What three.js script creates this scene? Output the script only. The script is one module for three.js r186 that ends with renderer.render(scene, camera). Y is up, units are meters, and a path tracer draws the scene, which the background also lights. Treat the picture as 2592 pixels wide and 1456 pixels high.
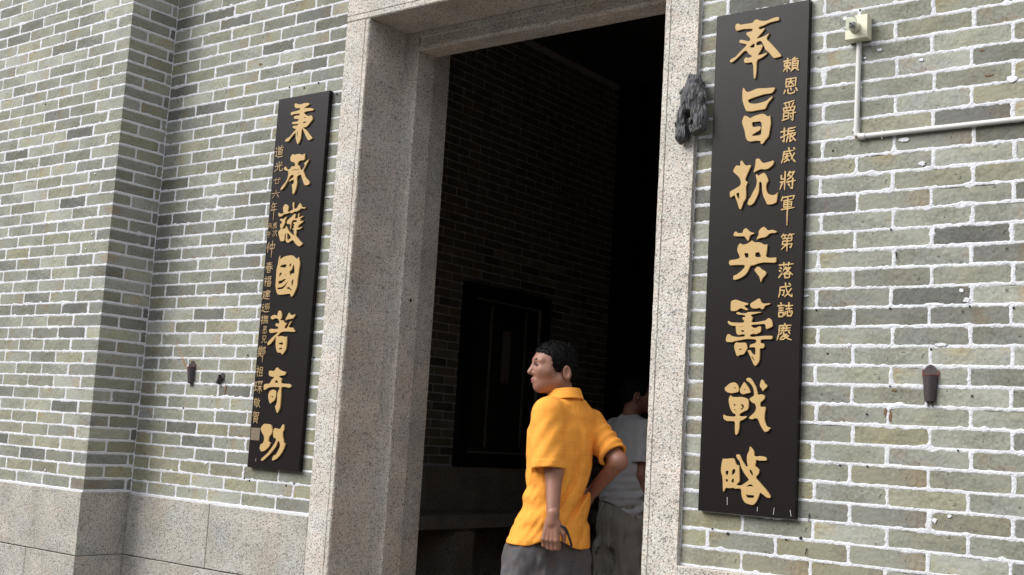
import * as THREE from 'three';
import { mergeGeometries } from 'three/addons/utils/BufferGeometryUtils.js';

// ---------------------------------------------------------------- camera, sky, sun, exposure
const scene = new THREE.Scene();
const camera = new THREE.PerspectiveCamera(27.29, 1024 / 575, 0.05, 400);
camera.position.set(0, 1.54, 4.2);
camera.rotation.order = 'YXZ';
camera.rotation.set(THREE.MathUtils.degToRad(7.2385), THREE.MathUtils.degToRad(37.2917), THREE.MathUtils.degToRad(3.406));

const SUN = new THREE.Vector3(-0.6, 0.8, 0.8).normalize();
{ // plain overcast sky: three times brighter overhead than at the horizon
  const W = 128, H = 64, px = new Float32Array(W * H * 4);
  for (let j = 0; j < H; j++) for (let i = 0; i < W; i++) {
    const el = ((j + 0.5) / H - 0.5) * Math.PI, s = Math.sin(el), k = (j * W + i) * 4;
    const L = s > 0 ? 0.6 * (1 + 2 * s) / 3 : 0.08;
    px[k] = L * 0.96; px[k + 1] = L; px[k + 2] = L * 1.07; px[k + 3] = 1;
  }
  const sky = new THREE.DataTexture(px, W, H, THREE.RGBAFormat, THREE.FloatType);
  sky.mapping = THREE.EquirectangularReflectionMapping;
  sky.magFilter = sky.minFilter = THREE.LinearFilter; sky.needsUpdate = true;
  scene.background = sky; scene.environment = sky;
}
const sun = new THREE.DirectionalLight(new THREE.Color(1, 0.98, 0.95), 1.5);
sun.position.copy(SUN).multiplyScalar(20).add(new THREE.Vector3(-3, 1, 0));
sun.target.position.set(-3, 1.5, 0);
sun.castShadow = true; sun.shadow.radius = 70; sun.shadow.mapSize.set(2048, 2048);
Object.assign(sun.shadow.camera, { left: -8, right: 8, top: 8, bottom: -8, near: 1, far: 50 });
scene.add(sun, sun.target);

const renderer = new THREE.WebGLRenderer({ antialias: true });
renderer.setSize(1024, 575);
renderer.toneMapping = THREE.LinearToneMapping;
renderer.toneMappingExposure = 3.05;
renderer.shadowMap.enabled = true;

// ---------------------------------------------------------------- helpers
function rng(seed) { let a = seed >>> 0; return () => { a = (a + 0x6D2B79F5) | 0; let t = Math.imul(a ^ (a >>> 15), 1 | a); t = (t + Math.imul(t ^ (t >>> 7), 61 | t)) ^ t; return ((t ^ (t >>> 14)) >>> 0) / 4294967296; }; }
const R0 = rng(20240611);
const rnd = (a, b) => a + (b - a) * R0();
const used = {};
function numbered(n) { const k = used[n] = (used[n] ?? -1) + 1; return k ? n + '_' + String(k).padStart(3, '0') : n; }
function tag(o, label, category, group, kind) { if (label) o.userData.label = label; if (category) o.userData.category = category; if (group) o.userData.group = group; if (kind) o.userData.kind = kind; return o; }
function thing(name, label, category, pos = [0, 0, 0], turn = 0, group) {
  const g = new THREE.Group(); g.name = numbered(name); g.position.set(...pos); g.rotation.y = turn; scene.add(g);
  return tag(g, label, category, group);
}
function part(parent, name, geo, mat, pos, rot) {
  const m = new THREE.Mesh(geo, mat); m.name = name; m.castShadow = m.receiveShadow = true;
  if (pos) m.position.set(...pos); if (rot) m.rotation.set(...rot); parent.add(m); return m;
}
function struct(name, geo, mat, pos) { const m = part(scene, name, geo, mat, pos); m.userData.kind = 'structure'; return m; }
// box-projected uv in metres
function boxUV(g, s = 1, ou = 0, ov = 0) {
  if (g.index) g = g.toNonIndexed();
  g.computeVertexNormals();
  const p = g.attributes.position, n = g.attributes.normal, uv = new Float32Array(p.count * 2);
  for (let i = 0; i < p.count; i++) {
    const ax = Math.abs(n.getX(i)), ay = Math.abs(n.getY(i)), az = Math.abs(n.getZ(i));
    let u, v;
    if (az >= ax && az >= ay) { u = p.getX(i); v = p.getY(i); } else if (ax >= ay) { u = p.getZ(i); v = p.getY(i); } else { u = p.getX(i); v = p.getZ(i); }
    uv[2 * i] = u * s + ou; uv[2 * i + 1] = v * s + ov;
  }
  g.setAttribute('uv', new THREE.BufferAttribute(uv, 2)); return g;
}
function box(x0, x1, y0, y1, z0, z1) { const g = new THREE.BoxGeometry(x1 - x0, y1 - y0, z1 - z0); g.translate((x0 + x1) / 2, (y0 + y1) / 2, (z0 + z1) / 2); return g; }
function cyl(r0, r1, a, b, n = 16, open = false) {
  const A = new THREE.Vector3(...a), B = new THREE.Vector3(...b), d = B.clone().sub(A), g = new THREE.CylinderGeometry(r1, r0, d.length(), n, 1, open);
  g.applyQuaternion(new THREE.Quaternion().setFromUnitVectors(new THREE.Vector3(0, 1, 0), d.normalize())); g.translate((A.x + B.x) / 2, (A.y + B.y) / 2, (A.z + B.z) / 2); return g;
}
function merge(list) { return mergeGeometries(list.map((g) => { g = g.index ? g.toNonIndexed() : g; for (const k of Object.keys(g.attributes)) if (!['position', 'normal', 'uv'].includes(k)) g.deleteAttribute(k); return g; })); }

// tileable value noise and textures computed from it
function hash2(x, y, s) { let h = Math.imul(x, 374761393) + Math.imul(y, 668265263) + Math.imul(s, 974634541); h = Math.imul(h ^ (h >>> 13), 1274126177); return ((h ^ (h >>> 16)) >>> 0) / 4294967296; }
function vn(x, y, per, s, pery = per) {
  const xi = Math.floor(x), yi = Math.floor(y), fx = x - xi, fy = y - yi, u = fx * fx * (3 - 2 * fx), v = fy * fy * (3 - 2 * fy);
  const a = (i, j) => hash2((((xi + i) % per) + per) % per, (((yi + j) % pery) + pery) % pery, s);
  return (a(0, 0) * (1 - u) + a(1, 0) * u) * (1 - v) + (a(0, 1) * (1 - u) + a(1, 1) * u) * v;
}
function fbm(u, v, f, oct, s, fy = f) { let t = 0, w = 0.5, n = 0; for (let o = 0; o < oct; o++) { t += w * vn(u * f, v * fy, f, s + o, fy); n += w; w *= 0.55; f *= 2; fy *= 2; } return t / n; }
const toS = (l) => Math.max(0, Math.min(255, Math.round(255 * (l <= 0.0031308 ? 12.92 * l : 1.055 * Math.pow(l, 1 / 2.4) - 0.055))));
function tex(N, fn, srgb, rep) {
  const d = new Uint8Array(N * N * 4);
  for (let j = 0; j < N; j++) for (let i = 0; i < N; i++) {
    const c = fn(i / N, j / N, i, j), k = (j * N + i) * 4;
    if (srgb) { d[k] = toS(c[0]); d[k + 1] = toS(c[1]); d[k + 2] = toS(c[2]); } else { const g = Math.max(0, Math.min(255, c * 255)); d[k] = d[k + 1] = d[k + 2] = g; }
    d[k + 3] = 255;
  }
  const t = new THREE.DataTexture(d, N, N); t.wrapS = t.wrapT = THREE.RepeatWrapping; t.magFilter = THREE.LinearFilter; t.minFilter = THREE.LinearMipmapLinearFilter; t.generateMipmaps = true;
  if (srgb) t.colorSpace = THREE.SRGBColorSpace; if (rep) t.repeat.set(rep, rep); t.needsUpdate = true; return t;
}
const lin = (r, g, b) => new THREE.Color().setRGB(r, g, b);

// ---------------------------------------------------------------- materials
const S = new Array(9).fill(0).map((_, i) => i * 17 + 3);
// fired-clay face: faint horizontal drag marks, pores, blotches (tile 1.28 m)
const brickMap = tex(1024, (u, v) => {
  const b = fbm(u, v, 10, 4, S[0]), st = fbm(u, v, 14, 3, S[1], 60), f = fbm(u, v, 190, 2, S[2]), p = vn(u * 150, v * 150, 150, S[3]);
  const bl = fbm(u, v, 5, 3, 63); let k = 0.5 + 0.5 * b + 0.3 * bl + 0.26 * (st - 0.5) + 0.4 * (f - 0.5); if (p > 0.95) k *= 0.4;
  const y = fbm(u, v, 7, 3, S[4]), rd = fbm(u, v, 16, 3, S[8]); const q = Math.max(0, rd - 0.63) * 2.2;
  return [k * (1 + 0.05 * (y - 0.5) + q * 0.35), k * (1 - q * 0.12), k * (1 - 0.36 * (y - 0.44) - q * 0.4)];
}, true);
const brickBump = tex(512, (u, v) => 0.5 * fbm(u, v, 20, 4, S[0], 40) + 0.5 * fbm(u, v, 90, 2, S[2]), false);
const mortarMap = tex(512, (u, v) => { const a = fbm(u, v, 9, 4, S[5]), f = fbm(u, v, 120, 2, S[6]); const g = fbm(u, v, 3, 4, 19); const k = 0.72 + 0.2 * a + 0.24 * (f - 0.5) + 0.14 * g; return [k, k * 0.998, k * (1.0 + 0.03 * (a - 0.4))]; }, true);
const mortarBump = tex(512, (u, v) => 0.6 * fbm(u, v, 60, 4, S[5]) + 0.4 * fbm(u, v, 200, 1, S[6]), false);
// granite: grey-pink feldspar ground with black and pale crystals (tile 0.9 m)
const granCell = (u, v, n, s) => { // nearest random crystal
  const x = u * n, y = v * n, xi = Math.floor(x), yi = Math.floor(y); let bd = 9, id = 0;
  for (let j = -1; j <= 1; j++) for (let i = -1; i <= 1; i++) {
    const cx = (xi + i + n) % n, cy = (yi + j + n) % n, px = xi + i + hash2(cx, cy, s), py = yi + j + hash2(cx, cy, s + 1), d = (px - x) ** 2 + (py - y) ** 2;
    if (d < bd) { bd = d; id = hash2(cx, cy, s + 2); }
  }
  return [bd, id];
};
const granMap = tex(1024, (u, v) => {
  const [, id] = granCell(u, v, 176, 71), b = fbm(u, v, 6, 4, S[7]), pk = fbm(u, v, 5, 3, 55), f = fbm(u, v, 240, 1, 91);
  let c = [0.66, 0.64, 0.6];
  if (id < 0.09) c = [0.27, 0.265, 0.255]; else if (id < 0.17) c = [0.46, 0.45, 0.43]; else if (id < 0.31) c = [0.74, 0.64, 0.57]; else if (id < 0.5) c = [0.8, 0.79, 0.77];
  const k = 0.7 + 0.46 * b + 0.2 * (f - 0.5), w = (pk - 0.5) * 0.14;
  return [c[0] * k * (1 + w), c[1] * k, c[2] * k * (1 - w)];
}, true);
const granBump = tex(1024, (u, v) => { const [d, id] = granCell(u, v, 176, 71); return 0.35 * id + 0.35 * fbm(u, v, 40, 3, 12) + 0.3 * (1 - Math.min(1, d)); }, false);
const clothBump = tex(256, (u, v) => 0.5 + 0.25 * Math.sin(u * 64 * 6.283) * Math.sin(v * 64 * 6.283) + 0.3 * (fbm(u, v, 40, 2, 5) - 0.5), false);
const woodBump = tex(512, (u, v) => fbm(u, v, 40, 4, 31, 4), false);

const std = (o) => new THREE.MeshStandardMaterial(o);
const phys = (o) => new THREE.MeshPhysicalMaterial(o);
const TONES = [[0.291, 0.294, 0.249], [0.268, 0.269, 0.229], [0.244, 0.246, 0.207], [0.246, 0.245, 0.195], [0.221, 0.222, 0.188], [0.197, 0.197, 0.169], [0.171, 0.17, 0.149], [0.141, 0.14, 0.126], [0.282, 0.276, 0.209], [0.329, 0.33, 0.286], [0.268, 0.256, 0.183], [0.226, 0.215, 0.158]];
const brickMat = TONES.map((c) => std({ color: lin(...c), map: brickMap, bumpMap: brickBump, bumpScale: 0.005, roughness: 0.93 }));
const M = {
  mortar: std({ color: lin(0.65, 0.655, 0.685), map: mortarMap, bumpMap: mortarBump, bumpScale: 0.004, roughness: 0.95 }),
  granite: std({ color: lin(0.77, 0.74, 0.7), map: granMap, bumpMap: granBump, bumpScale: 0.004, roughness: 0.85 }),
  granite2: std({ color: lin(0.58, 0.572, 0.54), map: granMap, bumpMap: granBump, bumpScale: 0.004, roughness: 0.88 }),
  lacquer: phys({ color: lin(0.0095, 0.0066, 0.0068), bumpMap: woodBump, bumpScale: 0.0002, roughness: 0.36, specularIntensity: 0.42 }),
  goldDim: std({ color: lin(0.32, 0.215, 0.1), roughness: 0.6 }),
  gold: std({ color: lin(0.46, 0.3, 0.115), roughness: 0.55, bumpMap: mortarBump, bumpScale: 0.0006 }),
  goldDull: std({ color: lin(0.16, 0.12, 0.08), roughness: 0.6 }),
  dark: std({ color: lin(0.01, 0.01, 0.01), roughness: 0.9 }),
  smear: std({ color: lin(0.69, 0.695, 0.725), map: mortarMap, bumpMap: mortarBump, bumpScale: 0.003, roughness: 0.95 }),
  rust: std({ color: lin(0.14, 0.085, 0.045), roughness: 0.9 }),
  cream: std({ color: lin(0.62, 0.6, 0.45), roughness: 0.5 }),
  pvc: std({ color: lin(0.56, 0.55, 0.53), roughness: 0.42 }),
  metal: std({ color: lin(0.3, 0.3, 0.3), roughness: 0.4, metalness: 0.8 }),
  glass: phys({ color: lin(0.86, 0.88, 0.88), roughness: 0.0, transmission: 1, thickness: 0.001, ior: 1.5 }),
  paneGlass: phys({ color: 0xffffff, roughness: 0.03, transmission: 1, thickness: 0, ior: 1.5 }),
  tin: std({ color: lin(0.045, 0.034, 0.036), roughness: 0.5, bumpMap: mortarBump, bumpScale: 0.001 }),
  tinRed: std({ color: lin(0.22, 0.035, 0.02), roughness: 0.6 }),
  incense: std({ color: lin(0.42, 0.24, 0.09), roughness: 0.9 }),
  wood: std({ color: lin(0.105, 0.105, 0.11), map: brickMap, roughness: 0.9 }),
  frameWood: std({ color: lin(0.02, 0.014, 0.011), roughness: 0.5 }),
  panelWood: std({ color: lin(0.02, 0.015, 0.012), roughness: 0.7, bumpMap: woodBump, bumpScale: 0.003 }),
  paint: std({ color: lin(0.04, 0.036, 0.03), roughness: 0.8 }),
  paintPale: std({ color: lin(0.3, 0.29, 0.27), roughness: 0.8 }),
  ground: std({ color: lin(0.19, 0.185, 0.175), map: granMap, roughness: 0.9 }),
  plaster: std({ color: lin(0.3, 0.295, 0.28), roughness: 0.95 }),
  limewash: std({ color: lin(0.3, 0.29, 0.26), map: mortarMap, roughness: 0.95 }),
  clayTile: std({ color: lin(0.24, 0.13, 0.09), map: mortarMap, roughness: 0.85 }),
  roofTile: std({ color: lin(0.09, 0.085, 0.08), roughness: 0.9 }),
  roof: std({ color: lin(0.06, 0.058, 0.055), roughness: 0.9 }),
  skin: phys({ color: lin(0.285, 0.132, 0.088), map: mortarMap, bumpMap: mortarBump, bumpScale: 0.0006, roughness: 0.5, sheen: 0.2, sheenRoughness: 0.6 }),
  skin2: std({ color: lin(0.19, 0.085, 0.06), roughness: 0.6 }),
  lip: std({ color: lin(0.24, 0.075, 0.07), roughness: 0.5 }),
  hair: phys({ color: lin(0.0035, 0.003, 0.003), roughness: 0.7, specularIntensity: 0.25 }),
  eye: std({ color: lin(0.02, 0.014, 0.012), roughness: 0.3 }),
  polo: phys({ color: lin(0.88, 0.35, 0.042), map: mortarMap, roughness: 0.9, bumpMap: clothBump, bumpScale: 0.0012, sheen: 0.25, sheenRoughness: 0.7, sheenColor: lin(0.9, 0.5, 0.1) }),
  poloTrim: std({ color: lin(0.80, 0.30, 0.018), roughness: 0.9, bumpMap: clothBump, bumpScale: 0.0015 }),
  trousers: std({ color: lin(0.085, 0.078, 0.082), map: brickMap, roughness: 0.95 }),
  tee: std({ color: lin(0.35, 0.35, 0.365), roughness: 0.95 }),
  cargo: std({ color: lin(0.21, 0.2, 0.172), roughness: 0.95 }),
  shoe: std({ color: lin(0.02, 0.02, 0.02), roughness: 0.6 }),
  strap: std({ color: lin(0.012, 0.012, 0.014), roughness: 0.5 }),
};

const RIGHT_LARGE = [
  [[[-113,936,-109,946,-98,947,-87,939,-74,940,-35,938,-29,948,-17,951,-6,943,15,938,30,938,51,944,74,945,79,938,77,928,64,928,37,926,16,919,-7,915,-8,910,0,905,16,909,19,904,7,890,-16,870,-3,871,20,876,38,885,37,879,26,862,42,846,68,816,93,784,91,779,63,776,56,781,39,804,24,816,15,836,4,857,-15,854,-15,841,8,842,13,836,5,817,-10,800,14,802,33,806,31,799,10,786,-12,780,-11,737,-15,704,-23,705,-28,774,-53,774,-66,777,-69,788,-63,801,-49,795,-32,799,-50,812,-57,825,-68,826,-93,804,-118,786,-129,788,-131,797,-123,803,-106,808,-89,824,-56,851,-71,856,-92,864,-90,877,-78,875,-52,865,-43,868,-45,875,-57,888,-64,899,-60,903,-36,904,-36,913,-58,916,-75,918,-101,915,-109,919],[-24,852,-47,839,-25,834]]],
  [[[-68,674,-64,675,-53,657,-40,655,-7,665,25,661,67,659,71,654,63,640,53,635,28,636,-18,628,-42,622,-43,615,-34,607,-9,602,33,608,45,616,61,626,60,616,42,597,34,578,28,574,-3,574,-24,572,-48,575,-53,581,-61,600,-68,619,-71,655]],[[-61,556,-56,560,-45,556,-32,546,-15,554,18,559,29,556,44,543,54,549,55,536,58,516,54,491,50,463,38,451,27,436,20,434,15,440,16,448,-9,451,-26,449,-41,455,-48,466,-55,499,-67,530,-66,542],[-25,531,-2,530,11,531,18,524,21,514,20,492,19,470,-23,471,-23,477,-13,484,12,495,13,505,7,507,-18,506,-24,515]]],
  [[[-69,371,-64,380,-59,376,-48,360,-39,355,-23,358,-21,351,-32,328,-43,302,-42,294,-31,289,-40,272,-37,234,-39,221,-49,206,-56,183,-62,180,-67,185,-76,212,-87,236,-88,240,-103,231,-108,234,-110,254,-106,258,-83,268,-64,278,-63,294,-72,312,-97,334,-98,342,-87,360,-80,360,-67,357],[-66,252,-65,219,-75,227,-82,242,-80,249]],[[-3,377,4,380,14,378,23,365,31,359,56,362,70,366,76,362,73,348,57,336,43,331,22,335,5,330,-10,322,-9,332,-5,346,-3,363]],[[-1,314,4,319,10,311,14,311,24,318,37,320,45,310,52,296,55,284,47,275,46,257,52,239,62,231,77,228,89,232,96,240,95,224,92,203,90,196,68,190,51,192,45,207,35,225,29,247,27,278,21,285,16,281,17,256,15,240,7,221,-3,202,-17,193,-28,196,-32,203,-26,220,-20,225,-8,250,3,268,6,288]]],
  [[[-85,89,-77,96,-69,88,-48,86,-45,100,-34,106,-26,100,-15,89,4,84,2,80,-15,75,-20,54,-24,53,-40,73,-50,72,-83,75,-87,79]],[[19,89,30,102,42,107,51,99,59,90,77,93,92,87,97,84,94,78,68,78,56,67,46,63,29,62,11,55,15,66,21,77]],[[-60,45,-54,46,-45,40,-26,43,-14,50,-6,56,3,47,28,46,47,35,60,37,59,19,57,2,55,-13,71,-17,96,-16,99,-21,97,-38,76,-37,49,-35,25,-37,6,-44,-8,-45,-13,-54,-20,-70,-32,-83,-50,-93,-69,-99,-82,-97,-81,-81,-67,-77,-51,-66,-37,-53,-32,-42,-58,-40,-98,-41,-103,-29,-99,-18,-82,-18,-55,-13,-60,0,-69,18,-67,33],[-39,7,-20,8,-16,-4,-18,-14,-32,-14,-37,-3],[10,8,27,9,33,-2,36,-14,11,-14,7,-3]],[[17,-49,29,-50,38,-60,52,-67,59,-74,57,-82,43,-97,38,-111,35,-111,30,-91,18,-77,7,-63,13,-55]]],
  [[[-87,-180,-67,-175,-55,-179,-34,-186,-13,-191,-13,-198,-27,-200,-27,-205,-12,-215,-16,-220,-27,-217,-44,-210,-54,-216,-64,-222,-87,-221,-88,-200]],[[-5,-192,15,-181,31,-172,38,-178,42,-190,54,-194,79,-192,79,-198,57,-203,53,-215,41,-217,38,-210,18,-214,4,-212,-5,-204]],[[-61,-225,-53,-224,-43,-229,-22,-230,-14,-225,9,-225,39,-225,46,-228,21,-233,1,-237,2,-243,10,-245,6,-255,4,-266,31,-264,63,-258,71,-249,81,-252,88,-260,92,-275,91,-284,64,-295,60,-273,41,-274,2,-276,7,-284,19,-288,39,-279,45,-286,44,-305,20,-313,16,-310,0,-314,0,-320,12,-322,32,-319,73,-317,93,-318,92,-332,65,-332,45,-333,44,-345,60,-348,60,-363,52,-367,42,-366,43,-392,42,-414,34,-427,25,-435,18,-429,11,-416,3,-398,-8,-379,-10,-373,2,-372,12,-386,23,-392,23,-365,14,-362,-2,-364,-1,-352,13,-348,23,-345,26,-333,2,-331,-16,-331,-41,-335,-64,-339,-76,-343,-101,-342,-104,-331,-99,-312,-89,-310,-79,-318,-54,-322,-25,-320,-22,-314,-33,-312,-50,-316,-59,-310,-63,-287,-63,-279,-78,-280,-96,-271,-98,-260,-94,-258,-85,-264,-56,-266,-29,-266,-28,-259,-36,-253,-36,-245,-24,-244,-23,-240,-36,-237,-53,-236,-64,-230],[-48,-279,-29,-278,-30,-283,-47,-283],[-42,-296,-32,-293,-22,-299,-26,-305,-40,-302],[4,-295,15,-295,13,-300,5,-300],[4,-391,15,-397,24,-414,20,-417,11,-405]],[[-65,-348,-59,-342,-45,-344,-18,-343,-13,-352,-9,-365,-17,-379,-24,-390,-41,-392,-49,-398,-56,-394,-62,-377,-67,-362],[-49,-369,-40,-365,-29,-366,-33,-372,-46,-374]]],
  [[[-102,-520,-90,-510,-76,-499,-60,-497,-49,-502,-41,-515,-39,-524,-40,-533,-50,-537,-70,-541,-87,-538,-98,-531],[-61,-517,-57,-511,-51,-519,-49,-522,-59,-522]],[[-36,-522,-24,-501,-19,-494,-10,-503,3,-519,11,-536,-9,-540,-21,-544,-33,-539,-36,-531],[-23,-526,-16,-520,-7,-522,-13,-527]],[[-72,-546,-68,-553,-53,-554,-29,-552,-6,-557,3,-564,4,-588,0,-602,-18,-610,-32,-618,-34,-625,-20,-627,-3,-624,-3,-631,-21,-642,-32,-646,-32,-670,-36,-691,-44,-700,-50,-695,-52,-673,-52,-648,-66,-647,-85,-648,-100,-641,-104,-626,-99,-622,-92,-627,-69,-629,-51,-628,-50,-620,-61,-617,-74,-600,-82,-572,-82,-561,-78,-551],[-62,-583,-56,-578,-48,-583,-50,-588,-59,-589],[-59,-602,-54,-598,-47,-602,-49,-606,-57,-606],[-32,-580,-21,-579,-14,-585,-15,-595,-23,-602,-33,-604,-32,-599,-25,-593,-25,-588,-33,-584]],[[-12,-484,-5,-478,8,-480,20,-495,33,-515,38,-533,40,-543,56,-540,67,-544,70,-551,65,-562,51,-572,52,-589,72,-586,74,-597,71,-610,70,-631,74,-647,83,-663,95,-664,96,-668,85,-680,73,-683,65,-675,54,-659,42,-634,33,-632,19,-638,5,-634,7,-628,25,-612,32,-602,34,-591,29,-578,15,-573,5,-562,8,-555,24,-547,22,-528,17,-513,6,-500,-10,-490]],[[50,-487,54,-484,61,-488,67,-499,77,-506,77,-514,66,-522,59,-531,55,-522,46,-511,46,-502]]],
  [[[-98,-791,-86,-791,-57,-787,-48,-789,-42,-804,-37,-813,-27,-811,-25,-840,-23,-873,-33,-883,-36,-887,-18,-888,-2,-877,14,-865,11,-860,-6,-842,-21,-819,-26,-798,-40,-785,-43,-774,-33,-770,-24,-775,-16,-793,4,-818,8,-812,3,-798,2,-772,11,-755,13,-737,23,-745,33,-757,34,-776,60,-772,80,-775,86,-784,82,-789,57,-791,41,-788,41,-801,38,-811,48,-817,56,-824,55,-839,41,-854,60,-871,78,-888,95,-905,106,-920,103,-926,90,-926,71,-914,62,-909,58,-922,47,-947,35,-957,23,-957,1,-952,-10,-937,-15,-922,-17,-900,-28,-901,-44,-902,-48,-899,-63,-902,-81,-901,-86,-915,-92,-917,-94,-891,-96,-863,-104,-841,-104,-823,-101,-802],[-87,-837,-72,-832,-69,-841,-73,-854,-82,-854],[-59,-833,-47,-823,-41,-830,-42,-841,-50,-851,-59,-852],[-85,-866,-72,-866,-70,-875,-74,-881,-82,-877],[-58,-866,-47,-860,-45,-871,-47,-881,-59,-880],[13,-827,20,-822,30,-833,33,-844,30,-852,19,-841],[-4,-892,22,-876,39,-888,20,-889],[-1,-914,11,-919,36,-918,41,-922,38,-931,8,-933,5,-924]]]
];
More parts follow.
